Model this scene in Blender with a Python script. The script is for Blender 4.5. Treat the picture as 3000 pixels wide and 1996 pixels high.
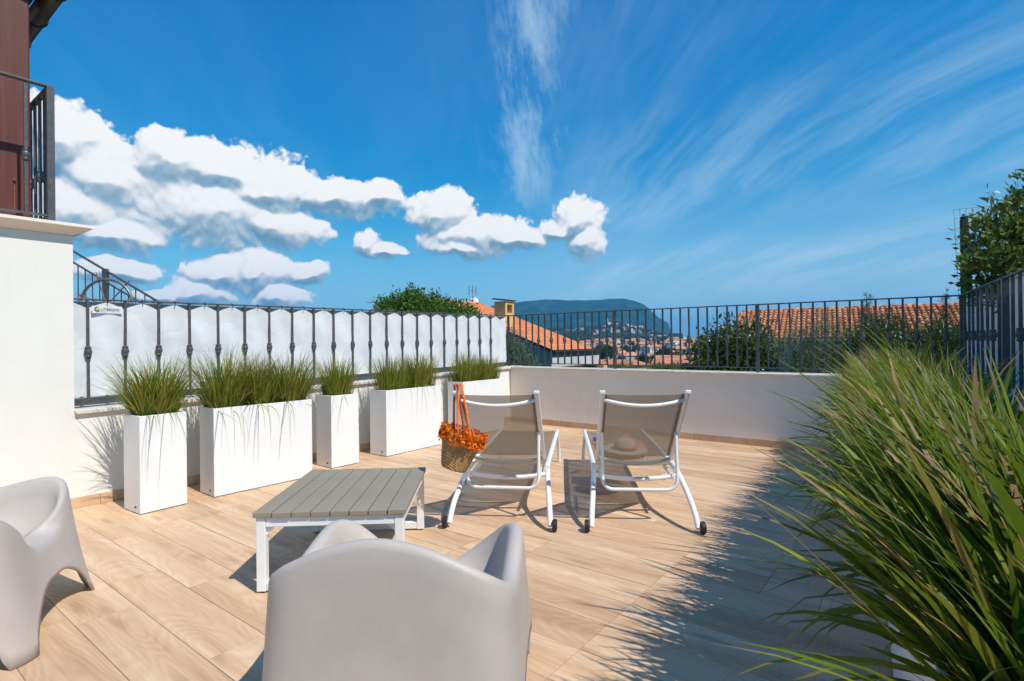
import bpy, bmesh, math, random
import numpy as np
from mathutils import Vector, Matrix

R = math.radians
random.seed(7)
for o in list(bpy.data.objects):
    bpy.data.objects.remove(o)
SC = bpy.context.scene
COL = SC.collection

# ------------------------------------------------------------------ camera
F_PX, CAM_H = 1600.0, 1.3
ROLL, PITCH = 0.0115, math.atan(5 / 1600)
fw = Vector((0, math.cos(PITCH), math.sin(PITCH)))
rt = Vector((math.cos(ROLL), 0, -math.sin(ROLL)))
rt = (rt - fw * rt.dot(fw)).normalized()
up = rt.cross(fw).normalized()
CAM = Vector((0, 0, CAM_H))
cam = bpy.data.cameras.new('camera')
camo = bpy.data.objects.new('camera', cam)
COL.objects.link(camo)
cam.sensor_width = 36
cam.sensor_fit = 'HORIZONTAL'
cam.lens = F_PX / 3000 * 36
cam.clip_start = 0.05
cam.clip_end = 60000
camo.matrix_world = Matrix(((rt.x, up.x, -fw.x, 0), (rt.y, up.y, -fw.y, 0), (rt.z, up.z, -fw.z, CAM_H), (0, 0, 0, 1)))
SC.camera = camo


def ray(px, py):
    return (rt * ((px - 1500) / F_PX) + up * (-(py - 998) / F_PX) + fw)


def G(px, py, z=0.0):
    """photo pixel -> the point where its line of sight meets the level z"""
    d = ray(px, py)
    return CAM + d * ((z - CAM_H) / d.z)


def D(px, py, depth):
    d = ray(px, py)
    return CAM + d * (depth / d.y)


# ------------------------------------------------------------------ world
SUN_EL, SUN_AZ = R(53), math.atan2(0.75, -0.66)   # azimuth clockwise from +Y
SUN = Vector((math.sin(SUN_AZ) * math.cos(SUN_EL), math.cos(SUN_AZ) * math.cos(SUN_EL), math.sin(SUN_EL)))
SC.view_settings.view_transform = 'Standard'
SC.view_settings.look = 'None'
SC.view_settings.exposure = 0.08
SC.view_settings.gamma = 1.0
SC.view_settings.use_curve_mapping = False
SC.cycles.use_denoising = True
SC.cycles.use_adaptive_sampling = True
SC.cycles.adaptive_threshold = 0.02
SC.cycles.adaptive_min_samples = 16
SC.cycles.max_bounces = 8
SC.cycles.transparent_max_bounces = 16
SC.cycles.sample_clamp_indirect = 6

world = bpy.data.worlds.new('World')
SC.world = world
world.use_nodes = True


class NT:
    """short-hand for building node trees"""

    def __init__(s, nt, clear=True):
        s.t = nt
        if clear:
            nt.nodes.clear()

    def n(s, kind, **props):
        nd = s.t.nodes.new(kind)
        for k, v in props.items():
            setattr(nd, k, v)
        return nd

    def put(s, sock, v):
        if hasattr(v, 'is_output'):
            s.t.links.new(v, sock)
        elif v is not None:
            try:
                sock.default_value = v
            except Exception:
                sock.default_value = (*v, 1) if len(v) == 3 else v[:3]

    def m(s, op, a, b=None, c=None, clamp=False):
        nd = s.n('ShaderNodeMath', operation=op, use_clamp=clamp)
        for i, v in enumerate((a, b, c)):
            s.put(nd.inputs[i], v)
        return nd.outputs[0]

    def v(s, op, a, b=None, c=None):
        nd = s.n('ShaderNodeVectorMath', operation=op)
        for i, v in enumerate((a, b, c)):
            if v is not None:
                s.put(nd.inputs[i], v)
        return nd.outputs['Value'] if op in ('LENGTH', 'DOT_PRODUCT', 'DISTANCE') else nd.outputs[0]

    def xyz(s, x, y, z=0.0):
        nd = s.n('ShaderNodeCombineXYZ')
        for i, v in enumerate((x, y, z)):
            s.put(nd.inputs[i], v)
        return nd.outputs[0]

    def sep(s, v):
        nd = s.n('ShaderNodeSeparateXYZ')
        s.put(nd.inputs[0], v)
        return nd.outputs

    def noise(s, vec, scale=5, detail=4, rough=0.5, dist=0.0, dim='3D', out=0):
        nd = s.n('ShaderNodeTexNoise', noise_dimensions=dim)
        if vec is not None:
            s.put(nd.inputs['Vector'], vec)
        nd.inputs['Scale'].default_value = scale
        nd.inputs['Detail'].default_value = detail
        nd.inputs['Roughness'].default_value = rough
        nd.inputs['Distortion'].default_value = dist
        return nd.outputs[out]

    def vor(s, vec, scale=5, detail=0, rough=.5, dim='2D', feature='F1', smooth=None):
        nd = s.n('ShaderNodeTexVoronoi', voronoi_dimensions=dim, feature=feature)
        s.put(nd.inputs['Vector'], vec)
        nd.inputs['Scale'].default_value = scale
        nd.inputs['Detail'].default_value = detail
        nd.inputs['Roughness'].default_value = rough
        if smooth is not None:
            nd.inputs['Smoothness'].default_value = smooth
        return nd.outputs['Distance']

    def ramp(s, fac, stops, interp='LINEAR'):
        nd = s.n('ShaderNodeValToRGB')
        cr = nd.color_ramp
        cr.interpolation = interp
        while len(cr.elements) < len(stops):
            cr.elements.new(0.5)
        for e, (p, c) in zip(cr.elements, stops):
            e.position = p
            e.color = (*c, 1) if len(c) == 3 else c
        s.put(nd.inputs[0], fac)
        return nd.outputs[0]

    def mix(s, fac, a, b, blend='MIX'):
        nd = s.n('ShaderNodeMix', data_type='RGBA', blend_type=blend)
        s.put(nd.inputs[0], fac)
        s.put(nd.inputs[6], a if hasattr(a, 'is_output') else (*a[:3], 1))
        s.put(nd.inputs[7], b if hasattr(b, 'is_output') else (*b[:3], 1))
        return nd.outputs[2]

    def rng(s, v, a, b, c=0.0, d=1.0, smooth=True):
        nd = s.n('ShaderNodeMapRange', interpolation_type='SMOOTHSTEP' if smooth else 'LINEAR')
        for i, x in enumerate((v, a, b, c, d)):
            s.put(nd.inputs[i], x)
        return nd.outputs[0]


def azel(px, py):
    d = ray(px, py).normalized()
    return math.atan2(d.x, d.y), math.asin(d.z)


# cumulus heaps: centre and half-size in photo pixels (those in view)
HEAPS = [(165, 400, 150, 110), (290, 520, 160, 125), (215, 615, 200, 128), (320, 690, 150, 62),
         (515, 475, 104, 86), (650, 500, 160, 92), (790, 565, 185, 100), (640, 620, 230, 125), (800, 665, 160, 68),
         (980, 580, 190, 58), (1095, 582, 80, 46),
         (640, 805, 95, 58), (755, 795, 128, 72), (825, 868, 95, 50), (590, 860, 110, 46), (905, 800, 52, 34), (335, 798, 140, 42), (480, 870, 80, 26),
         (1288, 622, 92, 70), (1390, 690, 165, 76), (1500, 702, 84, 32), (1350, 728, 105, 38),
         (1690, 642, 88, 68), (1718, 708, 70, 72), (1625, 668, 58, 30),
         (1075, 712, 52, 46), (1130, 740, 66, 28)]


def build_world():
    w = NT(world.node_tree)
    # ---- cloud-heap density as a node group of direction (azimuth, elevation)
    g = bpy.data.node_groups.new('cumulus', 'ShaderNodeTree')
    g.interface.new_socket('P', in_out='INPUT', socket_type='NodeSocketVector')
    g.interface.new_socket('D', in_out='OUTPUT', socket_type='NodeSocketFloat')
    g.interface.new_socket('B', in_out='OUTPUT', socket_type='NodeSocketFloat')
    g.interface.new_socket('S', in_out='OUTPUT', socket_type='NodeSocketFloat')
    q = NT(g)
    P = q.n('NodeGroupInput').outputs[0]
    warp = q.noise(P, 9, 3, .55, dim='2D', out=1)
    Pw = q.v('ADD', P, q.v('MULTIPLY', q.v('SUBTRACT', warp, (.5, .5, .5)), (.06, .045, 0)))
    best = None
    heaps = []
    for (px, py, rx, ry) in HEAPS:
        a, e = azel(px, py)
        a2, _ = azel(px + rx, py)
        _, e2 = azel(px, py - ry)
        heaps.append((a, e, abs(a2 - a), abs(e2 - e)))
    for (a, e, ra, re) in ((-52, 16, 6, 5), (-58, 11, 7, 4), (-68, 14, 8, 5), (-79, 9, 7, 3.5)):   # the bank goes on outside the frame
        heaps.append((R(a), R(e), R(ra), R(re)))
    for (a, e, ra, re) in heaps:
        v = q.v('MULTIPLY_ADD', Pw, (1 / ra, 1 / re, 0), (-a / ra, -e / re, 0))
        ln = q.v('LENGTH', v)
        best = ln if best is None else q.m('SMOOTH_MIN', best, ln, .38)
    puff = lambda sc, det: q.m('ABSOLUTE', q.m('SUBTRACT', q.m('MULTIPLY', q.noise(Pw, sc, det, .5, dim='2D'), 2.0), 1.0))
    big = q.m('SUBTRACT', puff(13, 1), .18)
    sm = q.m('SUBTRACT', puff(34, 2), .18)
    nz = q.noise(P, 75, 4, .62, dim='2D')
    soft = q.m('ADD', q.m('SUBTRACT', 1.17, best), q.m('MULTIPLY', big, .38))
    d = q.m('ADD', soft, q.m('MULTIPLY', sm, .42))
    d = q.m('ADD', d, q.m('MULTIPLY', q.m('SUBTRACT', nz, .5), .34))
    out = q.n('NodeGroupOutput')
    g.links.new(d, out.inputs[0])
    g.links.new(q.m('SUBTRACT', 1.17, best), out.inputs[1])
    g.links.new(q.m('ADD', soft, q.m('MULTIPLY', sm, .22)), out.inputs[2])

    def dens(p):
        nd = w.n('ShaderNodeGroup', node_tree=g)
        w.put(nd.inputs[0], p)
        return nd.outputs

    direc = w.n('ShaderNodeTexCoord').outputs['Generated']
    x, y, z = w.sep(direc)
    az = w.m('ARCTAN2', x, y)
    el = w.m('ARCSINE', z)
    P = w.xyz(az, el, 0)
    d0, b0, s0 = dens(P)
    E = .009
    _, _, dx = dens(w.v('ADD', P, (E, 0, 0)))
    _, b1, dy = dens(w.v('ADD', P, (0, E, 0)))
    below = w.m('DIVIDE', w.m('SUBTRACT', b1, b0), E)          # positive on the undersides
    alpha = w.rng(d0, .02, w.rng(below, 0, 16, .24, .50))
    alpha = w.m('MULTIPLY', alpha, w.rng(el, R(1.5), R(3.5), .0, 1))
    # the heap's surface bulges towards us: slope from the neighbouring thickness, lit from above right
    hgt = lambda v: w.m('POWER', w.m('MAXIMUM', v, .001), .6)
    h0 = hgt(s0)
    gx = w.m('DIVIDE', w.m('SUBTRACT', hgt(dx), h0), E * 26)
    gy = w.m('DIVIDE', w.m('SUBTRACT', hgt(dy), h0), E * 26)
    inv = w.m('INVERSE_SQRT', w.m('ADD', 1.0, w.m('ADD', w.m('MULTIPLY', gx, gx), w.m('MULTIPLY', gy, gy))))
    nl = w.m('MULTIPLY', inv, w.m('ADD', .66, w.m('ADD', w.m('MULTIPLY', gx, -.30), w.m('MULTIPLY', gy, -.62))))
    lit = w.m('SUBTRACT', w.m('ADD', .42, w.m('MULTIPLY', nl, .66)), w.rng(below, -9, 13, 0, .44), clamp=True)
    cum = w.ramp(lit, [(0.0, (.16, .31, .44)), (.28, (.34, .47, .57)), (.50, (.60, .67, .72)), (.70, (.84, .86, .88)), (.9, (.98, .98, .97))])
    # ---- cirrus streaks: parallel bands in a high level sheet
    zz = w.m('ADD', w.m('MAXIMUM', z, 0.0), .09)
    sx, sy = w.m('DIVIDE', x, zz), w.m('DIVIDE', y, zz)
    sx2 = w.m('ADD', sx, w.m('MULTIPLY', sy, .16))
    bend = w.noise(w.xyz(sx2, sy, 0), .45, 4, .55, dim='2D')
    S = w.xyz(w.m('ADD', w.m('MULTIPLY', sx2, 2.0), w.m('MULTIPLY', bend, 1.5)), w.m('MULTIPLY', sy, .36), 0)
    c1 = w.noise(S, 1.3, 10, .60, dim='2D')
    fine = w.noise(w.xyz(w.m('ADD', w.m('MULTIPLY', sx2, 9.0), w.m('MULTIPLY', bend, 4.0)), w.m('MULTIPLY', sy, .7), 0), 1.6, 8, .7, dim='2D')
    c2 = w.noise(w.xyz(sx2, w.m('MULTIPLY', sy, .6), 0), .62, 3, .5, dim='2D')
    veil = w.m('MULTIPLY', w.rng(w.m('ADD', w.m('MULTIPLY', c1, .78), w.m('MULTIPLY', fine, .22)), .32, .78), w.rng(c2, .26, .60))
    right = w.rng(w.m('ADD', az, w.m('MULTIPLY', el, -.10)), R(-16), R(10), .14, 1)
    low = w.rng(el, R(38), R(8), .30, 1)
    veil = w.m('MULTIPLY', w.m('MULTIPLY', veil, right), w.m('MULTIPLY', low, .56))
    veil = w.m('ADD', veil, w.m('MULTIPLY', right, w.rng(el, R(20), R(2), 0, .30)))
    # the upright plume in the middle of the view
    pl = w.m('ABSOLUTE', w.m('SUBTRACT', az, w.m('ADD', R(3.0), w.m('MULTIPLY', w.m('SUBTRACT', bend, .5), .20))))
    plume = w.m('MULTIPLY', w.rng(pl, R(7.5), R(.0)), w.m('MULTIPLY', w.rng(el, R(8), R(18)), w.rng(w.noise(w.xyz(w.m('ADD', w.m('MULTIPLY', az, 15), w.m('MULTIPLY', el, 3)), w.m('MULTIPLY', el, 6), 0), 1.0, 9, .68, dim='2D'), .33, .72)))
    veil = w.m('MAXIMUM', veil, w.m('MULTIPLY', plume, .60))
    veil = w.m('MULTIPLY', veil, w.rng(el, R(-1), R(3)))
    # ---- clear sky
    sky = w.n('ShaderNodeTexSky', sky_type='NISHITA')
    sky.sun_disc = False
    sky.sun_elevation = SUN_EL
    sky.sun_rotation = SUN_AZ
    sky.altitude = 60
    sky.air_density = 1.0
    sky.dust_density = 0.4
    sky.ozone_density = 2.5
    r_, g_, b_ = w.sep(w.v('MULTIPLY', sky.outputs[0], (.105, .105, .105)))
    base = w.xyz(w.m('ADD', w.m('MULTIPLY', w.m('POWER', r_, 3.0), .9), .008), w.m('MULTIPLY', w.m('POWER', g_, .88), .82), w.m('MULTIPLY', w.m('POWER', b_, .55), .94))
    base = w.mix(w.rng(el, R(15), R(1), 0, .42), base, (.50, .68, .82))
    col = w.mix(veil, base, (.50, .70, .84))
    bg0 = w.n('ShaderNodeBackground')
    w.put(bg0.inputs[0], col)
    bg1 = w.n('ShaderNodeBackground')
    w.put(bg1.inputs[0], w.mix(alpha, col, cum))
    zone = w.m('MULTIPLY', w.m('MULTIPLY', w.m('GREATER_THAN', el, R(2)), w.m('LESS_THAN', el, R(29))),
               w.m('MULTIPLY', w.m('GREATER_THAN', az, R(-92)), w.m('LESS_THAN', az, R(13))))
    ms = w.n('ShaderNodeMixShader')
    w.t.links.new(zone, ms.inputs[0])
    w.t.links.new(bg0.outputs[0], ms.inputs[1])
    w.t.links.new(bg1.outputs[0], ms.inputs[2])
    o = w.n('ShaderNodeOutputWorld')
    w.t.links.new(ms.outputs[0], o.inputs[0])


build_world()

sun = bpy.data.lights.new('sun', 'SUN')
sun.energy = 4.8
sun.angle = R(.53)
sun.color = (1.0, .945, .855)
suno = bpy.data.objects.new('sun', sun)
COL.objects.link(suno)
suno.rotation_euler = SUN.to_track_quat('Z', 'Y').to_euler()
suno.location = (6, -6, 12)


# ------------------------------------------------------------------ mesh helpers
def tag(o, label=None, cat=None, group=None, kind=None):
    if label: o['label'] = label
    if cat: o['category'] = cat
    if group: o['group'] = group
    if kind: o['kind'] = kind
    return o


def empty(name, loc=(0, 0, 0), rz=0.0, label=None, cat=None, group=None, kind=None):
    o = bpy.data.objects.new(name, None)
    COL.objects.link(o)
    o.location = loc
    o.rotation_euler = (0, 0, rz)
    o.empty_display_size = .1
    return tag(o, label, cat, group, kind)


def link(name, me, mat=None, parent=None, loc=None, rot=None, scale=None):
    o = bpy.data.objects.new(name, me)
    COL.objects.link(o)
    if mat is not None and len(me.materials) == 0:
        for m in (mat if isinstance(mat, (list, tuple)) else [mat]):
            me.materials.append(m)
    if parent is not None:
        o.parent = parent
    if loc is not None: o.location = loc
    if rot is not None: o.rotation_euler = rot
    if scale is not None: o.scale = scale
    return o


class MB:
    """collects shapes and links them as one mesh object"""

    def __init__(s):
        s.v, s.f, s.mi = [], [], []

    def add(s, verts, faces, mi=0):
        b = len(s.v)
        s.v += [tuple(p) for p in verts]
        s.f += [tuple(b + i for i in f) for f in faces]
        s.mi += [mi] * len(faces)
        return s

    def box(s, x0, x1, y0, y1, z0, z1, M=None, mi=0):
        vs = [Vector(p) for p in ((x0, y0, z0), (x1, y0, z0), (x1, y1, z0), (x0, y1, z0), (x0, y0, z1), (x1, y0, z1), (x1, y1, z1), (x0, y1, z1))]
        if M is not None:
            vs = [M @ p for p in vs]
        return s.add(vs, ((0, 3, 2, 1), (4, 5, 6, 7), (0, 1, 5, 4), (1, 2, 6, 5), (2, 3, 7, 6), (3, 0, 4, 7)), mi)

    def beam(s, a, b, w, h, upv=(0, 0, 1), mi=0):
        """rectangular bar from a to b, w wide across, h along upv"""
        a, b = Vector(a), Vector(b)
        d = (b - a).normalized()
        u = Vector(upv)
        sd = d.cross(u)
        if sd.length < 1e-6:
            sd = d.cross(Vector((1, 0, 0)))
        sd.normalize()
        u = sd.cross(d).normalized()
        vs = []
        for p in (a, b):
            for (i, j) in ((-1, -1), (1, -1), (1, 1), (-1, 1)):
                vs.append(p + sd * (w / 2 * i) + u * (h / 2 * j))
        return s.add(vs, ((0, 1, 2, 3), (7, 6, 5, 4), (0, 4, 5, 1), (1, 5, 6, 2), (2, 6, 7, 3), (3, 7, 4, 0)), mi)

    def tube(s, path, r, n=8, mi=0, squash=None):
        path = [Vector(p) for p in path]
        rs = r if isinstance(r, (list, tuple)) else [r] * len(path)
        t0 = (path[1] - path[0]).normalized()
        ref = Vector((0, 0, 1)) if abs(t0.z) < .9 else Vector((1, 0, 0))
        nrm = (ref - t0 * ref.dot(t0)).normalized()
        vs, fs = [], []
        for i, p in enumerate(path):
            if i == 0: t = t0
            elif i == len(path) - 1: t = (path[i] - path[i - 1]).normalized()
            else: t = (path[i + 1] - path[i - 1]).normalized()
            nrm = (nrm - t * nrm.dot(t)).normalized()
            bn = t.cross(nrm)
            for k in range(n):
                a = 2 * math.pi * k / n
                vs.append(p + nrm * (math.cos(a) * rs[i]) + bn * (math.sin(a) * rs[i]))
        for i in range(len(path) - 1):
            for k in range(n):
                a, b = i * n + k, i * n + (k + 1) % n
                fs.append((a, b, b + n, a + n))
        fs.append(tuple(range(n))[::-1])
        fs.append(tuple((len(path) - 1) * n + k for k in range(n)))
        return s.add(vs, fs, mi)

    def lathe(s, prof, n=16, M=None, mi=0, sx=1.0, sy=1.0):
        vs, fs = [], []
        for (r, z) in prof:
            for k in range(n):
                a = 2 * math.pi * k / n
                p = Vector((math.cos(a) * r * sx, math.sin(a) * r * sy, z))
                vs.append(M @ p if M is not None else p)
        for i in range(len(prof) - 1):
            for k in range(n):
                a, b = i * n + k, i * n + (k + 1) % n
                fs.append((a, b, b + n, a + n))
        if prof[0][0] > 1e-5: fs.append(tuple(range(n))[::-1])
        if prof[-1][0] > 1e-5: fs.append(tuple((len(prof) - 1) * n + k for k in range(n)))
        return s.add(vs, fs, mi)

    def mesh(s, name, mats, smooth=False):
        me = bpy.data.meshes.new(name)
        me.from_pydata(s.v, [], s.f)
        for m in (mats if isinstance(mats, (list, tuple)) else [mats]):
            me.materials.append(m)
        if any(s.mi):
            me.polygons.foreach_set('material_index', s.mi)
        if smooth:
            me.polygons.foreach_set('use_smooth', [True] * len(me.polygons))
        me.update()
        return me

    def build(s, name, mats, parent=None, smooth=False, bevel=0.0, auto=False, **kw):
        me = s.mesh(name, mats, smooth)
        if smooth and auto:
            me.set_sharp_from_angle(angle=R(40))
        o = link(name, me, None, parent, **kw)
        if bevel:
            md = o.modifiers.new('bevel', 'BEVEL')
            md.width = bevel
            md.segments = 2
            md.limit_method = 'ANGLE'
            md.angle_limit = R(40)
        return o


def np_mesh(name, V, Q, mat, rnd=None, t=None, smooth=False):
    """mesh from arrays: verts (N,3), quads (M,4), per-vertex attributes rnd and t"""
    me = bpy.data.meshes.new(name)
    V = np.asarray(V, np.float32)
    Q = np.asarray(Q, np.int32)
    me.vertices.add(len(V))
    me.vertices.foreach_set('co', V.ravel())
    me.loops.add(Q.size)
    me.loops.foreach_set('vertex_index', Q.ravel())
    me.polygons.add(len(Q))
    me.polygons.foreach_set('loop_start', np.arange(0, Q.size, Q.shape[1], dtype=np.int32))
    if smooth:
        me.polygons.foreach_set('use_smooth', np.ones(len(Q), bool))
    for nm, arr in (('rnd', rnd), ('t', t)):
        if arr is not None:
            at = me.attributes.new(nm, 'FLOAT', 'POINT')
            at.data.foreach_set('value', np.asarray(arr, np.float32))
    me.update(calc_edges=True)
    me.validate()
    for m in (mat if isinstance(mat, (list, tuple)) else [mat]):
        me.materials.append(m)
    return me


def copy_tree(o, parent=None):
    c = o.copy()
    COL.objects.link(c)
    c.parent = parent
    for ch in KIDS.get(o.name, [x for x in COL.objects if x.parent == o]):
        copy_tree(ch, c)
    return c


KIDS = {}


def smooth_path(pts, n=8):
    """Catmull-Rom through the points"""
    P = [Vector(p) for p in pts]
    P = [P[0] * 2 - P[1]] + P + [P[-1] * 2 - P[-2]]
    out = []
    for i in range(1, len(P) - 2):
        for k in range(n):
            t = k / n
            a, b, c, d = P[i - 1], P[i], P[i + 1], P[i + 2]
            out.append(.5 * ((2 * b) + (c - a) * t + (2 * a - 5 * b + 4 * c - d) * t * t + (3 * b - a - 3 * c + d) * t ** 3))
    out.append(P[-2])
    return out


# ------------------------------------------------------------------ materials
def material(name, col=(.5, .5, .5), rough=.6, var=.0, vscale=6, bump=0.0, bscale=40, spec=.5, metal=0.0, fn=None, coat=0.0):
    m = bpy.data.materials.new(name)
    m.use_nodes = True
    w = NT(m.node_tree)
    p = w.n('ShaderNodeBsdfPrincipled')
    o = w.n('ShaderNodeOutputMaterial')
    w.t.links.new(p.outputs[0], o.inputs[0])
    p.inputs['Roughness'].default_value = rough
    p.inputs['Specular IOR Level'].default_value = spec
    p.inputs['Metallic'].default_value = metal
    p.inputs['Coat Weight'].default_value = coat
    co = w.n('ShaderNodeTexCoord').outputs['Object']
    if fn:
        fn(w, p, co, o)
    else:
        if var > 0:
            n = w.noise(co, vscale, 5, .6)
            c = w.mix(w.rng(n, .3, .7), [x * (1 - var) for x in col], [min(1, x * (1 + var)) for x in col])
            w.put(p.inputs['Base Color'], c)
        else:
            p.inputs['Base Color'].default_value = (*col, 1)
    if bump > 0:
        b = w.n('ShaderNodeBump')
        b.inputs['Strength'].default_value = bump
        b.inputs['Distance'].default_value = .01
        w.put(b.inputs['Height'], w.noise(co, bscale, 4, .6))
        w.t.links.new(b.outputs[0], p.inputs['Normal'])
    return m


def floor_fn(w, p, co, o):
    rnd = w.n('ShaderNodeObjectInfo').outputs['Random']
    v = w.v('ADD', co, w.xyz(w.m('MULTIPLY', rnd, 57.0), w.m('MULTIPLY', rnd, 131.0), 0))
    field = w.noise(w.v('MULTIPLY', v, (.75, 3.4, 1)), 1.0, 2, .45, .3)
    rings = w.m('SINE', w.m('MULTIPLY', field, 150.0))
    fib = w.m('ADD', w.m('MULTIPLY', w.noise(w.v('MULTIPLY', v, (3.0, 85, 1)), 1.0, 3, .6), .5), w.m('MULTIPLY', w.noise(w.v('MULTIPLY', v, (1.2, 27, 1)), 1.0, 4, .6, .4), .5))
    band = w.noise(w.v('MULTIPLY', v, (.55, 7.5, 1)), 1.0, 3, .55)
    t = w.m('ADD', w.m('MULTIPLY', rings, .065), w.m('ADD', w.m('MULTIPLY', w.m('SUBTRACT', fib, .5), .75), w.rng(band, .05, .95, .1, .9)))
    c = w.ramp(t, [(.0, (.40, .240, .135)), (.32, (.54, .350, .212)), (.60, (.635, .440, .285)), (.88, (.73, .555, .39)), (1, (.78, .62, .46))])
    kn = w.vor(w.v('MULTIPLY', v, (.9, 4.2, 1)), 1.0)
    c = w.mix(w.rng(kn, .15, .02, 0, .5), c, (.32, .19, .10))
    rn2 = w.m('FRACT', w.m('MULTIPLY', rnd, 17.3))
    c = w.mix(1.0, c, w.ramp(rn2, [(0, (.86, .83, .80)), (.5, (.98, .965, .945)), (1, (1.05, 1.045, 1.04))]), 'MULTIPLY')
    w.put(p.inputs['Base Color'], c)
    dirt = w.noise(w.n('ShaderNodeNewGeometry').outputs['Position'], 1.3, 4, .6)
    w.put(p.inputs['Roughness'], w.rng(dirt, .3, .7, .48, .62))
    b = w.n('ShaderNodeBump')
    b.inputs['Strength'].default_value = .12
    b.inputs['Distance'].default_value = .003
    w.put(b.inputs['Height'], w.m('ADD', fib, w.m('MULTIPLY', rings, .12)))
    w.t.links.new(b.outputs[0], p.inputs['Normal'])


def plaster(col, stain=.06):
    def fn(w, p, co, o):
        pos = w.n('ShaderNodeNewGeometry').outputs['Position']
        n = w.noise(pos, 1.1, 5, .6)
        n2 = w.noise(w.v('MULTIPLY', pos, (3, 3, .5)), 2.0, 5, .65)
        c = w.mix(w.rng(n, .3, .7), [x * (1 - stain) for x in col], col)
        c = w.mix(w.rng(n2, .52, .85, 0, .35), c, [col[0] * .86, col[1] * .82, col[2] * .76])
        w.put(p.inputs['Base Color'], c)
        b = w.n('ShaderNodeBump')
        b.inputs['Strength'].default_value = .18
        b.inputs['Distance'].default_value = .004
        w.put(b.inputs['Height'], w.noise(pos, 130, 3, .6))
        w.t.links.new(b.outputs[0], p.inputs['Normal'])
    return fn


def leaf_material(name, stops, trans=.35, rough=.42, tcol=(.30, .42, .06), tip=None, spec=.45):
    """stops: colour ramp over the per-leaf random; tip: (colour, start) towards the blade's tip"""
    m = bpy.data.materials.new(name)
    m.use_nodes = True
    w = NT(m.node_tree)
    p = w.n('ShaderNodeBsdfPrincipled')
    o = w.n('ShaderNodeOutputMaterial')
    rnd = w.n('ShaderNodeAttribute', attribute_name='rnd').outputs['Fac']
    c = w.ramp(rnd, stops)
    if tip:
        t = w.n('ShaderNodeAttribute', attribute_name='t').outputs['Fac']
        f = w.m('MULTIPLY', w.rng(t, tip[1], 1.0), w.rng(w.m('FRACT', w.m('MULTIPLY', rnd, 7.7)), .25, .8))
        c = w.mix(f, c, tip[0])
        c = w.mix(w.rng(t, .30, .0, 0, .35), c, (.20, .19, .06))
    w.put(p.inputs['Base Color'], c)
    p.inputs['Roughness'].default_value = rough
    p.inputs['Specular IOR Level'].default_value = spec
    tr = w.n('ShaderNodeBsdfTranslucent')
    w.put(tr.inputs[0], w.mix(.5, c, tcol))
    ms = w.n('ShaderNodeMixShader')
    ms.inputs[0].default_value = trans
    w.t.links.new(p.outputs[0], ms.inputs[1])
    w.t.links.new(tr.outputs[0], ms.inputs[2])
    w.t.links.new(ms.outputs[0], o.inputs[0])
    return m


def sling_fn(w, p, co, o):
    x, y, z = w.sep(co)
    weave = w.m('MULTIPLY', w.m('SINE', w.m('MULTIPLY', x, 2400)), w.m('SINE', w.m('MULTIPLY', z, 1500)))
    c = w.mix(w.rng(weave, -1, 1), (.235, .165, .098), (.315, .23, .145))
    w.put(p.inputs['Base Color'], c)
    tl = w.n('ShaderNodeBsdfTranslucent')
    tl.inputs[0].default_value = (.40, .32, .23, 1)
    a = w.n('ShaderNodeMixShader')
    a.inputs[0].default_value = .30
    w.t.links.new(p.outputs[0], a.inputs[1])
    w.t.links.new(tl.outputs[0], a.inputs[2])
    tr = w.n('ShaderNodeBsdfTransparent')
    ms = w.n('ShaderNodeMixShader')
    ms.inputs[0].default_value = .17
    w.t.links.new(a.outputs[0], ms.inputs[1])
    w.t.links.new(tr.outputs[0], ms.inputs[2])
    w.t.links.new(ms.outputs[0], o.inputs[0])


def sheet_fn(w, p, co, o):
    c = w.mix(w.rng(w.noise(co, 2.5, 4, .6), .3, .7), (.82, .825, .835), (.88, .88, .885))
    w.put(p.inputs['Base Color'], c)
    b = w.n('ShaderNodeBump')
    b.inputs['Strength'].default_value = .3
    b.inputs['Distance'].default_value = .02
    v = w.v('MULTIPLY', co, (1, 1, 1))
    cr = w.m('ABSOLUTE', w.m('SUBTRACT', w.noise(v, 3.2, 3, .5, .6), .5))
    w.put(b.inputs['Height'], w.m('ADD', w.m('POWER', w.m('MULTIPLY', cr, 2.0), .5), w.m('MULTIPLY', w.noise(co, 14, 3), .15)))
    w.t.links.new(b.outputs[0], p.inputs['Normal'])
    tl = w.n('ShaderNodeBsdfTranslucent')
    tl.inputs[0].default_value = (.75, .77, .8, 1)
    ms = w.n('ShaderNodeMixShader')
    ms.inputs[0].default_value = .25
    w.t.links.new(p.outputs[0], ms.inputs[1])
    w.t.links.new(tl.outputs[0], ms.inputs[2])
    w.t.links.new(ms.outputs[0], o.inputs[0])


def wood_fn(w, p, co, o):
    n = w.noise(w.v('MULTIPLY', co, (26, 26, 1.4)), 1.0, 6, .65)
    c = w.ramp(n, [(.25, (.055, .012, .008)), (.55, (.115, .026, .014)), (.8, (.17, .045, .025))])
    f = w.noise(w.v('MULTIPLY', co, (9, 9, 2.2)), 1.0, 5, .7)
    c = w.mix(w.rng(f, .66, .76, 0, .5), c, (.40, .27, .2))
    w.put(p.inputs['Base Color'], c)


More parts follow.
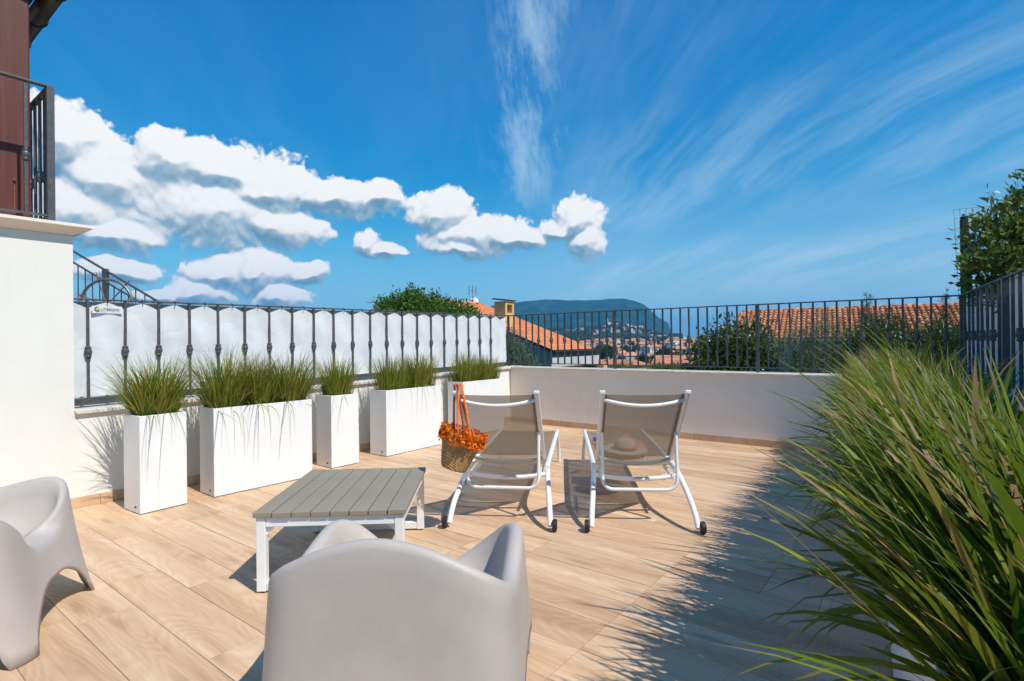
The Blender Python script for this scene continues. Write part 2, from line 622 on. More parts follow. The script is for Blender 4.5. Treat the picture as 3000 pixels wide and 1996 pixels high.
def straw_fn(w, p, co, o):
    x, y, z = w.sep(co)
    ang = w.m('ARCTAN2', y, x)
    wv = w.m('SINE', w.m('ADD', w.m('MULTIPLY', ang, 30), w.m('MULTIPLY', z, 260)))
    n = w.noise(co, 60, 4, .65)
    c = w.ramp(w.m('ADD', n, w.m('MULTIPLY', wv, .14)), [(.2, (.20, .095, .035)), (.5, (.46, .26, .105)), (.8, (.66, .43, .21))])
    w.put(p.inputs['Base Color'], c)
    b = w.n('ShaderNodeBump')
    b.inputs['Strength'].default_value = .8
    b.inputs['Distance'].default_value = .004
    w.put(b.inputs['Height'], w.m('ADD', wv, n))
    w.t.links.new(b.outputs[0], p.inputs['Normal'])


def tile_fn(cols):
    def fn(w, p, co, o):
        rnd = w.n('ShaderNodeObjectInfo').outputs['Random']
        at = w.n('ShaderNodeAttribute', attribute_name='rnd').outputs['Fac']
        r = w.m('FRACT', w.m('ADD', w.m('MULTIPLY', rnd, 7.13), w.m('MULTIPLY', at, 3.7)))
        pos = w.n('ShaderNodeNewGeometry').outputs['Position']
        n = w.noise(pos, 5.0, 5, .65)
        c = w.ramp(r, [(i / (len(cols) - 1), x) for i, x in enumerate(cols)])
        c = w.mix(w.rng(n, .45, .8, 0, .6), c, [x * .55 for x in cols[0]])
        w.put(p.inputs['Base Color'], c)
    return fn


def brick_fn(w, p, co, o):
    nd = w.n('ShaderNodeTexBrick')
    nd.inputs['Color1'].default_value = (.62, .22, .09, 1)
    nd.inputs['Color2'].default_value = (.50, .17, .07, 1)
    nd.inputs['Mortar'].default_value = (.28, .24, .2, 1)
    nd.inputs['Scale'].default_value = 1.0
    nd.inputs['Brick Width'].default_value = .25
    nd.inputs['Row Height'].default_value = .075
    nd.inputs['Mortar Size'].default_value = .012
    x, y, z = w.sep(co)
    w.put(nd.inputs['Vector'], w.xyz(w.m('ADD', x, y), z, 0))
    w.put(p.inputs['Base Color'], nd.outputs[0])


def land_fn(w, p, co, o):
    pos = w.n('ShaderNodeNewGeometry').outputs['Position']
    n = w.noise(pos, .006, 7, .62)
    n2 = w.noise(pos, .035, 5, .6)
    c = w.ramp(n, [(.30, (.016, .030, .014)), (.48, (.026, .046, .018)), (.58, (.05, .072, .026)), (.72, (.15, .14, .06))])
    c = w.mix(w.rng(n2, .4, .7, 0, .55), c, (.022, .036, .016))
    x, y, z = w.sep(pos)
    c = w.mix(w.rng(y, 2400, 3200), c, w.ramp(w.noise(pos, .010, 7, .68), [(.36, (.004, .014, .006)), (.5, (.012, .036, .012)), (.64, (.040, .075, .025))]))
    nx, ny, nz = w.sep(w.n('ShaderNodeNewGeometry').outputs['Normal'])
    c = w.mix(w.rng(nz, .72, .55, 0, .9), c, (.36, .33, .28))
    w.put(p.inputs['Base Color'], c)


def sea_fn(w, p, co, o):
    p.inputs['Base Color'].default_value = (.012, .06, .10, 1)
    p.inputs['Roughness'].default_value = .25


M = {}
M['floor'] = material('wood_look_tile', fn=floor_fn, spec=.35)
M['grout'] = material('grout', (.30, .21, .14), .9, .1)
M['white_wall'] = material('white_plaster', rough=.85, fn=plaster((.77, .748, .705)), spec=.2)
M['cream_wall'] = material('cream_plaster', rough=.85, fn=plaster((.84, .765, .67)), spec=.2)
M['bright_wall'] = material('bright_white_wall', rough=.8, fn=plaster((.86, .85, .83)), spec=.2)
M['coping'] = material('travertine', (.66, .61, .54), .6, .10, 9, .1, 60)
M['iron'] = material('painted_iron', (.085, .089, .094), .42, .22, 30, .25, 90, metal=.2)
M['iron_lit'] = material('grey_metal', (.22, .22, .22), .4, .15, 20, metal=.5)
M['rust'] = material('rust', (.25, .08, .035), .8, .3, 40)
M['planter'] = material('white_resin', (.77, .77, .765), .42, .015, 2, .03, 200, spec=.4)
M['soil'] = material('soil', (.035, .025, .018), .95, .4, 60, .8, 60)
M['black'] = material('black_rubber', (.012, .012, .013), .55, .1, 30)
M['white_metal'] = material('white_powder_coat', (.80, .80, .79), .32, .02, 8, .02, 300, spec=.5)
M['slat'] = material('taupe_slat', (.275, .240, .178), .55, .05, 3, .1, 120)
M['resin'] = material('chair_resin', (.465, .412, .375), .46, .05, 5, .10, 320, spec=.4)
M['sling'] = material('sling_mesh', fn=sling_fn, rough=.7)
M['hem'] = material('sling_hem', (.20, .165, .13), .7, .08, 40)
M['bar_beige'] = material('beige_tube', (.50, .45, .36), .45)
M['sheet'] = material('white_tarp', fn=sheet_fn, rough=.5)
M['sheet_shade'] = material('shade_layer', (.33, .36, .38), .7, .08, 12)
M['navy'] = material('navy_print', (.012, .015, .10), .6)
M['yellow'] = material('yellow_print', (.62, .55, .02), .6)
M['wood'] = material('red_brown_timber', fn=wood_fn, rough=.55)
M['dark_wood'] = material('dark_eave', (.030, .022, .016), .7, .3, 14)
M['gutter'] = material('brown_gutter', (.060, .048, .036), .4, .2, 12)
M['straw'] = material('woven_straw', fn=straw_fn, rough=.8)
M['orange'] = material('orange_cotton', (.80, .155, .010), .85, .30, 45)
M['orange_dark'] = material('dark_orange_cotton', (.42, .06, .012), .85, .25, 45)
M['hat'] = material('pale_straw', (.62, .52, .36), .8, .12, 90, .4, 160)
M['towel'] = material('striped_towel', (.55, .22, .15), .95, .35, 9, .3, 120)
M['bottle'] = material('blue_plastic', (.10, .16, .55), .35)
M['glass'] = material('window_glass', (.02, .025, .03), .08, spec=.6)
M['tile'] = material('terracotta_tile', fn=tile_fn([(.34, .115, .05), (.50, .185, .08), (.60, .27, .13), (.44, .15, .065)]), rough=.8)
M['tile_orange'] = material('orange_tile', fn=tile_fn([(.62, .19, .07), (.72, .25, .10), (.78, .30, .13), (.66, .205, .075)]), rough=.8)
M['ochre'] = material('ochre_plaster', rough=.85, fn=plaster((.66, .43, .17)))
M['brick'] = material('red_brick', fn=brick_fn, rough=.85)
M['concrete'] = material('pale_concrete', (.50, .50, .49), .8, .10, 1.5, .1, 40)
M['fascia'] = material('grey_fascia', (.22, .24, .25), .7, .1, 3)
M['bark'] = material('bark', (.10, .075, .05), .9, .35, 18, .6, 30)
M['land'] = material('land', fn=land_fn, rough=.95, spec=.1)
M['sea'] = material('sea', fn=sea_fn)
M['green_wire'] = material('green_wire', (.012, .045, .030), .5)
M['dish'] = material('white_dish', (.72, .72, .72), .4)

M['grass'] = leaf_material('dianella_grass', [(0, (0.066, 0.126, 0.012)), (0.3, (0.132, 0.204, 0.0144)), (0.58, (0.24, 0.294, 0.0216)), (0.8, (0.408, 0.384, 0.054)), (0.92, (0.432, 0.3, 0.096)), (1, (0.288, 0.174, 0.072))],
                           .30, .48, (.34, .42, .05), ((.24, .15, .065), .62), .3)
M['grass_big'] = leaf_material('dianella_grass_big', [(0, (0.0163, 0.0418, 0.0058)), (0.32, (0.0441, 0.0952, 0.0082)), (0.6, (0.0987, 0.1684, 0.0104)), (0.8, (0.2322, 0.2613, 0.0163)), (0.9, (0.2554, 0.1452, 0.0464)), (0.96, (0.3715, 0.2554, 0.1393)), (1, (0.1161, 0.0522, 0.0255))],
                               .30, .48, (.28, .40, .03), ((.25, .15, .07), .72), .25)
M['leaf_mid'] = leaf_material('green_leaf', [(0, (0.034, 0.085, 0.0136)), (0.5, (0.0765, 0.1615, 0.0204)), (1, (0.1615, 0.255, 0.0374))], .30, .45, (.25, .40, .05))
M['leaf_magnolia'] = leaf_material('magnolia_leaf', [(0, (0.021, 0.048, 0.012)), (0.5, (0.048, 0.093, 0.018)), (0.85, (0.1125, 0.1575, 0.027)), (1, (0.315, 0.255, 0.09))], .18, .24, (.30, .34, .05), spec=.6)
M['leaf_olive'] = leaf_material('olive_leaf', [(0, (0.0612, 0.1061, 0.053)), (0.5, (0.1183, 0.1795, 0.0898)), (1, (0.2448, 0.306, 0.1734))], .22, .5, (.2, .28, .1))
M['leaf_dark'] = leaf_material('dark_leaf', [(0, (0.019, 0.0428, 0.0143)), (0.5, (0.0428, 0.0808, 0.0214)), (0.85, (0.0808, 0.1187, 0.0285)), (1, (0.2019, 0.1425, 0.0475))], .22, .45, (.14, .18, .03))
M['leaf_photinia'] = leaf_material('photinia_leaf', [(0, (0.026, 0.065, 0.0104)), (0.5, (0.0715, 0.1365, 0.0182)), (0.84, (0.169, 0.221, 0.0286)), (0.93, (0.338, 0.104, 0.0585)), (1, (0.442, 0.169, 0.078))], .34, .45, (.25, .30, .04), spec=.55)
M['leaf_town'] = leaf_material('town_leaf', [(0, (0.015, 0.0325, 0.01)), (0.6, (0.0325, 0.06, 0.015)), (1, (0.0688, 0.1, 0.025))], .15, .6, (.16, .22, .05))
M['leaf_bright'] = leaf_material('bright_leaf', [(0, (0.0585, 0.1235, 0.013)), (0.6, (0.1105, 0.195, 0.0208)), (1, (0.195, 0.2795, 0.039))], .35, .5, (.35, .5, .05))
M['petal'] = leaf_material('bougainvillea', [(0, (.20, .015, .13)), (1, (.36, .035, .26))], .3, .6, (.4, .05, .3))


# ------------------------------------------------------------------ lay-out of the terrace
A_L = R(37.5)
Ld = Vector((math.sin(A_L), math.cos(A_L), 0))            # along the left wall, going away
Bd = Vector((Ld.y, -Ld.x, 0))                             # along the back wall, going right
Rd = Vector((math.sin(R(32)), math.cos(R(32)), 0))        # along the right wall, going away
FENCE_IN = .12                                            # railing sits this far behind the wall face


def cross_pt(p, d, q, e):
    a = np.array([[d.x, -e.x], [d.y, -e.y]])
    s, t = np.linalg.solve(a, np.array([q.x - p.x, q.y - p.y]))
    return p + d * float(s)


def on_line(px, p, d):
    u = (px - 1500) / F_PX
    return (p.x - u * p.y) / (u * d.y - d.x)


left_mid = Vector((-2.71, 5.495, 0))
back_mid = Vector((1.645, 7.69, 0))
right_mid = Vector((4.2, 4.945, 0)) - Vector((Rd.y, -Rd.x, 0)) * FENCE_IN
C_IN = cross_pt(left_mid, Ld, back_mid, Bd)               # inner corners
B_IN = cross_pt(back_mid, Bd, right_mid, Rd)
A_IN = left_mid + Ld * on_line(216, left_mid, Ld)         # where the low wall meets the house
LEN_L = (C_IN - A_IN).length
LEN_B = (B_IN - C_IN).length


def ang(d):
    return math.atan2(d.y, d.x)


# ------------------------------------------------------------------ terrace floor of wood-look tiles
def clip(poly, pts):
    """convex clip of a polygon (Sutherland-Hodgman), both counter-clockwise"""
    out = poly
    for i in range(len(pts)):
        a, b = pts[i], pts[(i + 1) % len(pts)]
        inp, out = out, []
        if not inp:
            return []
        def side(p): return (b[0] - a[0]) * (p[1] - a[1]) - (b[1] - a[1]) * (p[0] - a[0])
        for j in range(len(inp)):
            p, q = inp[j], inp[(j + 1) % len(inp)]
            sp, sq = side(p), side(q)
            if sp >= 0: out.append(p)
            if (sp > 0) != (sq > 0) and abs(sp - sq) > 1e-12:
                t = sp / (sp - sq)
                out.append((p[0] + (q[0] - p[0]) * t, p[1] + (q[1] - p[1]) * t))
    return out


def build_floor():
    root = empty('terrace_floor', (0, 0, 0), kind='structure')
    far_l, far_r = A_IN - Ld * 6.2, B_IN - Rd * 9.0
    poly = [(C_IN.x, C_IN.y), (far_l.x, far_l.y), (far_r.x, far_r.y), (B_IN.x, B_IN.y)]
    mb = MB()
    mb.add([(x, y, -.004) for x, y in poly] + [(x, y, -.30) for x, y in poly],
           [(0, 1, 2, 3), (7, 6, 5, 4)] + [(i, i + 4, (i + 1) % 4 + 4, (i + 1) % 4) for i in range(4)])
    mb.build('screed', M['grout'], root)
    ux = Bd                      # tiles run along the back wall
    uy = Vector((-ux.y, ux.x, 0))
    W, LN, J = .245, 1.20, .0016
    base = Vector((1.614, 4.06, 0))          # a joint that runs straight across the rows
    rz = ang(ux)
    full = MB().box(J, LN - J, J, W - J, -.010, 0).mesh('tile', M['floor'])
    rnd = random.Random(11)
    n = 0
    for r in range(-26, 30):
        # the straight joint stays; beyond it the rows are laid in broken bond
        edges = [0.0]
        x = 0.0
        first = rnd.choice([LN, LN, LN * .66, LN * .4])
        e = first
        while e < 8:
            edges.append(e); e += LN
        e = -rnd.choice([LN * .33, LN * .66, LN])
        if r % 2: e = -LN * rnd.choice([1, .75])
        neg = []
        while e > -9:
            neg.append(e); e -= LN
        edges = sorted(neg + edges)
        for a, b in zip(edges[:-1], edges[1:]):
            o = base + ux * a + uy * (r * W)
            rect = [o, o + ux * (b - a), o + ux * (b - a) + uy * W, o + uy * W]
            cl = clip([(p.x, p.y) for p in rect], poly)
            if len(cl) < 3:
                continue
            area = abs(sum(cl[i][0] * cl[(i + 1) % len(cl)][1] - cl[(i + 1) % len(cl)][0] * cl[i][1] for i in range(len(cl)))) / 2
            if area < .004:
                continue
            dz = rnd.uniform(-.0006, .0006)
            if abs(area - LN * W) < 1e-4:
                t = link('tile', full, None, root, (o.x, o.y, dz), (0, 0, rz))
            else:
                cx = sum(p[0] for p in cl) / len(cl); cy = sum(p[1] for p in cl) / len(cl)
                loc = []
                for (x, y) in cl:
                    d = Vector((x - o.x, y - o.y, 0))
                    dc = Vector((x - cx, y - cy, 0))
                    d = d - dc.normalized() * min(J * 1.4, dc.length * .3)
                    loc.append((d.dot(ux), d.dot(uy)))
                k = len(loc)
                m2 = MB().add([(x, y, 0) for x, y in loc] + [(x, y, -.010) for x, y in loc],
                              [tuple(range(k))] + [(i, i + k, (i + 1) % k + k, (i + 1) % k) for i in range(k)])
                t = m2.build('tile', M['floor'], root, loc=(o.x, o.y, dz), rot=(0, 0, rz))
            n += 1
    return n


build_floor()


# ------------------------------------------------------------------ low walls with coping and skirting
def low_wall(name, origin, d, length, z0, z1, label, start=0.0, skirt_from=0.0, ext=.25, mat='white_wall', seed=1):
    root = empty(name, origin, ang(d), label, 'wall')
    TH = .26
    mb = MB()
    zl0, zl1 = z0 - .035, z1 - .035
    mb.add([(start, 0, -4.2), (length + ext, 0, -4.2), (length + ext, TH, -4.2), (start, TH, -4.2),
            (start, 0, zl0), (length + ext, 0, zl1), (length + ext, TH, zl1), (start, TH, zl0)],
           ((0, 3, 2, 1), (4, 5, 6, 7), (0, 1, 5, 4), (1, 2, 6, 5), (2, 3, 7, 6), (3, 0, 4, 7)))
    mb.build('wall_body', M[mat], root)
    n = max(1, round((length - start) / 1.35))
    for i in range(n):
        a = start + (length - start) * i / n
        b = start + (length - start) * (i + 1) / n
        if i == n - 1: b += ext
        za, zb = [z0 + (z1 - z0) * (t - start) / (length - start) for t in (a, b)]
        g = .002
        m2 = MB().add([(a + g, -.035, za - .033), (b - g, -.035, zb - .033), (b - g, TH + .03, zb - .033), (a + g, TH + .03, za - .033),
                       (a + g, -.035, za), (b - g, -.035, zb), (b - g, TH + .03, zb), (a + g, TH + .03, za)],
                      ((0, 3, 2, 1), (4, 5, 6, 7), (0, 1, 5, 4), (1, 2, 6, 5), (2, 3, 7, 6), (3, 0, 4, 7)))
        m2.build('coping_slab', M['coping'], root, bevel=.006)
    rnd = random.Random(seed)
    x = skirt_from
    while x < length - .02:
        b = min(length - .012, x + (1.2 if x > skirt_from else rnd.uniform(.5, 1.0)))
        sk = MB().box(0, b - x - .002, -.011, -.001, .001, .086).build('skirting_tile', M['floor'], root, bevel=.002, loc=(x, 0, 0))
        x = b
    return root


low_wall('parapet_wall', A_IN, Ld, LEN_L, .79, .90, 'low white parapet wall behind the row of white planters', skirt_from=-1.6, ext=.28)
low_wall('parapet_wall', C_IN, Bd, LEN_B, .90, .885, 'cream parapet wall in front of the view, behind the sun loungers', ext=.0, mat='cream_wall', seed=4)
low_wall('parapet_wall', B_IN, -Rd, 6.0, .885, .885, 'shaded parapet wall behind the long bed of spiky grass', ext=.0, mat='cream_wall', seed=5, start=-.30)


# ------------------------------------------------------------------ iron railings
def collar_mesh():
    k = .92
    prof = [(.012, -.046), (.024, -.044), (.026, -.034), (.021, -.030), (.028, -.018), (.032, 0), (.028, .018), (.021, .030), (.026, .034), (.024, .044), (.012, .046)]
    return MB().lathe([(r * k, z) for r, z in prof], 12).mesh('collar', M['iron'], True)


COLLAR = collar_mesh()
BAR_CACHE = {}


def bar_mesh(h, w):
    key = (round(h, 3), w)
    if key not in BAR_CACHE:
        mb = MB().box(-w / 2, w / 2, -w / 2, w / 2, 0, h)
        BAR_CACHE[key] = mb.mesh('baluster', M['iron'])
    return BAR_CACHE[key]


def railing(name, origin, d, x0, x1, zt0, zt1, zb0, zb1, bars, label, posts=(), y=FENCE_IN, foot=.07, group=None, knob=.47, twist=0.0, cat='railing'):
    """bars: list of (x, has_collar)"""
    root = empty(name, origin, ang(d), label, cat, group)
    f = lambda x, a, b: a + (b - a) * (x - x0) / max(1e-6, x1 - x0)
    rnd = random.Random(len(name) + int(x1 * 10))
    MB().beam((x0, y, zt0), (x1, y, zt1), .034, .014).build('top_rail', M['iron'], root, bevel=.003)
    MB().beam((x0, y, zb0), (x1, y, zb1), .026, .012).build('bottom_rail', M['iron'], root)
    for (x, k) in bars:
        zt, zb = f(x, zt0, zt1) - .006, f(x, zb0, zb1) + .004
        h = zt - zb
        b = link('baluster', bar_mesh(round(h, 2), .019), None, root, (x, y, zb), (rnd.uniform(-.004, .004), rnd.uniform(-.006, .006), 0))
        if k:
            c = link('collar', COLLAR, None, b, (0, 0, h * knob), (0, 0, rnd.random()))
    for (x, w, drop) in posts:
        zt, zb = f(x, zt0, zt1), f(x, zb0, zb1)
        MB().box(x - w / 2, x + w / 2, y - w / 2, y + w / 2, zb - drop, zt + .004).build('post', M['iron'], root, bevel=.003)
    return root


fl = A_IN + Vector((-Ld.y, Ld.x, 0)) * FENCE_IN
s0, s1 = on_line(258, fl, Ld), on_line(1438, fl, Ld)
LSP = (s1 - s0) / 20
bars = [(s0 + k * LSP, True) for k in range(21)]
railing('iron_railing', A_IN, Ld, .0, LEN_L + FENCE_IN, 1.70, 1.745, .865, .955, bars,
        'black iron railing hung with a white windbreak sheet', posts=((LEN_L + FENCE_IN, .03, .06), (s0 + 8 * LSP, .022, .06)))
bl = C_IN + Ld * FENCE_IN
nb = 48
BF = cross_pt(back_mid + Ld * FENCE_IN, Bd, right_mid + Vector((Rd.y, -Rd.x, 0)) * FENCE_IN, Rd)
X0, X1 = -FENCE_IN, (BF - C_IN).dot(Bd)
XB = [X0 + (X1 - X0) * k / nb for k in range(nb + 1)]
bars = [(XB[k], k % 2 == 1) for k in range(1, nb) if k not in (16, 32)]
railing('iron_railing', C_IN, Bd, X0, X1, 1.745, 1.725, .955, .945, bars,
        'black iron railing looking out over the town and hill', posts=((XB[16], .042, .055), (XB[32], .042, .055), (XB[48], .036, .055)))
XR = (BF - B_IN).dot(-Rd)
bars = [(XR + .21 * k, k % 2 == 1) for k in range(1, 24) if k not in (9, 18)]
railing('iron_railing', B_IN, -Rd, XR, 5.0, 1.728, 1.728, .945, .945, bars,
        'black iron railing in front of the neighbouring white wall, beside the grass', posts=((XR + 9 * .21, .042, .055), (XR + 18 * .21, .042, .055)))


# ------------------------------------------------------------------ white sheet tied along the left railing
def build_sheet():
    root = empty('windbreak_sheet', A_IN, ang(Ld), 'white tarpaulin windbreak laced along the railing behind the planters', 'sheet')
    x0, x1 = .012, LEN_L + .045
    nx, nz = 420, 22
    V, Q = [], []
    rail = lambda x: 1.70 + .045 * x / LEN_L
    low = lambda x: .885 + .085 * x / LEN_L
    rnd = np.random.RandomState(2)
    for j in range(nz + 1):
        for i in range(nx + 1):
            x = x0 + (x1 - x0) * i / nx
            ph = (x - s0) / LSP
            tri = abs((ph % 1.0) - .5) * 2          # 1 at a collared bar, 0 halfway
            zt = rail(x) - .022 - .052 * tri ** 1.25
            t = j / nz
            z = low(x) + (zt - low(x)) * t
            wv = .5 + .5 * math.cos(2 * math.pi * ph)
            y = FENCE_IN - .006 + .022 * wv
            y += .006 * math.sin(7 * x + 5 * z) * math.sin(3.1 * x - 8 * z) + .004 * math.sin(23 * x + 14 * z)
            V.append((x, y, z))
    for j in range(nz):
        for i in range(nx):
            a = j * (nx + 1) + i
            Q.append((a, a + 1, a + nx + 2, a + nx + 1))
    link('sheet_body', np_mesh('sheet_body', V, Q, M['sheet'], smooth=True), None, root)
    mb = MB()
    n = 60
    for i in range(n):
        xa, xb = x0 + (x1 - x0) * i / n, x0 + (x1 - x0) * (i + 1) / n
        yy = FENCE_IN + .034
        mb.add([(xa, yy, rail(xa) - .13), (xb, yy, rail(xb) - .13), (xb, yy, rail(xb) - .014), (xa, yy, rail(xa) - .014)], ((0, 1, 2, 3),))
    mb.build('shade_layer', M['sheet_shade'], root)  # back layer of the sheet; its shade is put into the grey colour
    mb = MB()
    mb.beam((x0, FENCE_IN + .03, .842), (x1, FENCE_IN + .03, .935), .012, .062)
    mb.build('lower_hem', material('lower_hem', (.22, .225, .23), .8, .2, 40), root)
    for k in range(21):
        x = s0 + (k + .5) * LSP
        if x < x1 - .02:
            MB().tube([(x, FENCE_IN - .024, rail(x) - .03), (x, FENCE_IN - .026, rail(x) + .004), (x, FENCE_IN + .012, rail(x) + .012)], .004, 5).build('tie', M['black'], root)
    for z in (1.0, 1.2, 1.42, 1.64):
        MB().tube([(x1 - .03, FENCE_IN - .02, z), (x1 + .07, FENCE_IN - .012, z + .004)], .0035, 5).build('tie', M['black'], root)
    # printed maker's mark
    xm = s0 + .5 * LSP
    lx0 = s0 + on_line(277, fl, Ld) - s0
    lx1 = on_line(349, fl, Ld)
    zc = 1.70 - .079
    yy = FENCE_IN - .017
    lab = MB().add([(lx0 - .02, yy + .003, zc - .034), (lx1 + .02, yy + .003, zc - .034), (lx1 + .02, yy + .003, zc + .028), (lx0 - .02, yy + .003, zc + .028)], ((0, 1, 2, 3),))
    pr = lab.build('printed_mark', M['sheet'], root)
    r = .021
    arc = MB()
    cx = lx0 + .018
    N = 20
    for i in range(N):
        a0, a1 = R(70 + 250 * i / N), R(70 + 250 * (i + 1) / N)
        ri = r * .62
        arc.add([(cx + r * math.cos(a0), yy, zc + r * math.sin(a0)), (cx + r * math.cos(a1), yy, zc + r * math.sin(a1)),
                 (cx + ri * math.cos(a1), yy, zc + ri * math.sin(a1)), (cx + ri * math.cos(a0), yy, zc + ri * math.sin(a0))], ((0, 1, 2, 3),))
    arc.build('blue_arc', M['navy'], pr)
    dot = MB().add([(cx + .004 + .012 * math.cos(R(a)), yy - .001, zc + .004 + .012 * math.sin(R(a))) for a in range(0, 360, 24)], (tuple(range(15)),))
    dot.build('yellow_dot', M['yellow'], pr)
    for txt, size, zt, xx, ww in (('LITARGINI', .040, zc - .012, lx0 + .042, lx1 - lx0 - .045), ('STAMPA TESSUTI TECNICI', .010, zc - .026, lx0 + .042, lx1 - lx0 - .045)):
        cu = bpy.data.curves.new('lettering', 'FONT')
        cu.body = txt if size > .02 else '_ _ _ _ _ _ _ _ _ _ _ _ _ _'
        cu.size = size
        to = bpy.data.objects.new('lettering', cu)
        COL.objects.link(to)
        bpy.context.view_layer.update()
        me = bpy.data.meshes.new_from_object(to)
        bpy.data.objects.remove(to)
        xs = [v.co.x for v in me.vertices]
        k = ww / (max(xs) - min(xs))
        for v in me.vertices:
            v.co = Vector(((v.co.x - min(xs)) * k + xx, yy - .001, v.co.y * (.8 if size > .02 else 1) + zt))
        me.materials.clear()
        link('lettering', me, M['navy'], pr)


build_sheet()


# ------------------------------------------------------------------ the house on the left with its balcony
def build_house_left():
    root = empty('white_house', A_IN, ang(Ld), 'white rendered house wall with balcony ledge, timber post and eave', 'house')
    MB().box(-7, 0, 0.0, 4.2, -4.2, 2.20).build('wall_body', M['white_wall'], root)
    # stone ledge with a splayed underside
    mb = MB()
    x1, y0 = .115, -.10
    mb.add([(-7, .0, 2.202), (.0, .0, 2.202), (.0, 4.2, 2.202), (-7, 4.2, 2.202),
            (-7, y0, 2.262), (x1, y0, 2.262), (x1, 4.3, 2.262), (-7, 4.3, 2.262),
            (-7, y0, 2.285), (x1, y0, 2.285), (x1, 4.3, 2.285), (-7, 4.3, 2.285)],
           ((0, 1, 5, 4), (1, 2, 6, 5), (4, 5, 9, 8), (5, 6, 10, 9), (8, 9, 10, 11), (3, 2, 1, 0), (0, 4, 7, 3), (2, 3, 7, 6), (4, 8, 11, 7), (6, 7, 11, 10)))
    mb.build('ledge', M['cream_wall'], root)
    # timber post behind the railing
    pf = A_IN + Vector((-Ld.y, Ld.x, 0)) * .38
    xe = on_line(95, pf, Ld)
    MB().box(-.30, 0, 0, .30, 2.285, 5.6).build('timber_post', M['wood'], root, bevel=.012, loc=(xe, .38, 0))
    MB().box(-2.2, -.32, .46, .56, 2.285, 5.4).build('door_leaf', M['dark_wood'], root, loc=(xe, 0, 0))
    # bolt on the post
    MB().tube([(xe - .105, .375, 2.42), (xe - .105, .372, 2.62)], .004, 6).tube([(xe - .112, .37, 2.66), (xe - .096, .366, 2.66)], .008, 6).build('latch_rod', M['rust'], root)
    # eave: soffit, fascia and half-round gutter along the outward side
    g0 = Vector((-3.915, 4.71, 4.30))
    loc = lambda p: ((p - A_IN).dot(Ld), (p - A_IN).dot(Vector((-Ld.y, Ld.x, 0))))
    gx, gy = loc(g0)
    ea = MB()
    ea.add([(gx - .10, gy - .25, 4.34), (gx - .10, gy + 3.4, 4.34), (gx - 4, gy + 3.4, 5.3), (gx - 4, gy - .25, 5.3),
            (gx - .10, gy - .25, 4.44), (gx - .10, gy + 3.4, 4.44), (gx - 4, gy + 3.4, 5.4), (gx - 4, gy - .25, 5.4)],
           ((0, 1, 2, 3), (7, 6, 5, 4), (0, 4, 5, 1), (1, 5, 6, 2), (2, 6, 7, 3), (3, 7, 4, 0)))
    ea.build('soffit', M['dark_wood'], root)
    for k in range(7):
        yy = gy - .15 + k * .75
        MB().beam((gx - .16, yy, 4.29), (gx - 2.5, yy, 4.86), .08, .09).build('rafter', M['dark_wood'], root)
    gu = MB()
    N = 10
    ring = [(gx - .02 + .075 * math.cos(R(180 + 180 * i / N)), 4.335 + .085 * math.sin(R(180 + 180 * i / N))) for i in range(N + 1)]
    for (x, z) in ring:
        gu.v += [(x, gy - .25, z), (x, gy + 3.4, z)]
    for i in range(N):
        gu.f.append((2 * i, 2 * i + 1, 2 * i + 3, 2 * i + 2)); gu.mi.append(0)
    go = gu.build('gutter', M['gutter'], root, smooth=True)
    so = go.modifiers.new('solid', 'SOLIDIFY'); so.thickness = .004
    for k in range(6):
        yy = gy - .12 + k * .62
        b = MB()
        pts = [(gx - .02 + .082 * math.cos(R(175 + 190 * i / 8)), yy, 4.335 + .092 * math.sin(R(175 + 190 * i / 8))) for i in range(9)]
        b.tube(pts, .007, 6)
        b.build('gutter_bracket', M['black'], root)
    # balcony railing: front run, corner post, return
    py = .04
    rl = A_IN + Vector((-Ld.y, Ld.x, 0)) * py
    xc = on_line(152, rl, Ld)
    rr = empty('balcony_railing', A_IN, ang(Ld), 'black iron balcony railing with corner post above the white wall', 'railing')
    zt, zb = 3.37, 2.345
    MB().beam((-5, py, zt), (xc + .025, py, zt), .045, .016).build('top_rail', M['iron'], rr, bevel=.003)
    MB().beam((-5, py, zb), (xc, py, zb), .03, .014).build('bottom_rail', M['iron'], rr)
    MB().beam((xc, py, zt - .002), (xc, 3.4, zt - .002), .045, .016).build('top_rail', M['iron'], rr, bevel=.003)
    MB().beam((xc, py, zb), (xc, 3.4, zb), .03, .014).build('bottom_rail', M['iron'], rr)
    MB().box(xc - .025, xc + .025, py - .025, py + .025, 2.287, zt - .004).build('post', M['iron'], rr, bevel=.003)
    h = zt - zb - .01
    bm_ = bar_mesh(h, .021)
    xb = on_line(80, rl, Ld)
    for k in range(14):
        x = xb - k * .205
        b = link('baluster', bm_, None, rr, (x, py, zb + .004))
        if k % 2 == 0:
            link('collar', COLLAR, None, b, (0, 0, h * .44))
    for k in range(1, 22):
        b = link('baluster', bm_, None, rr, (xc, py + .15 * k, zb + .004))
        if k % 2 == 0:
            link('collar', COLLAR, None, b, (0, 0, h * .36))


build_house_left()


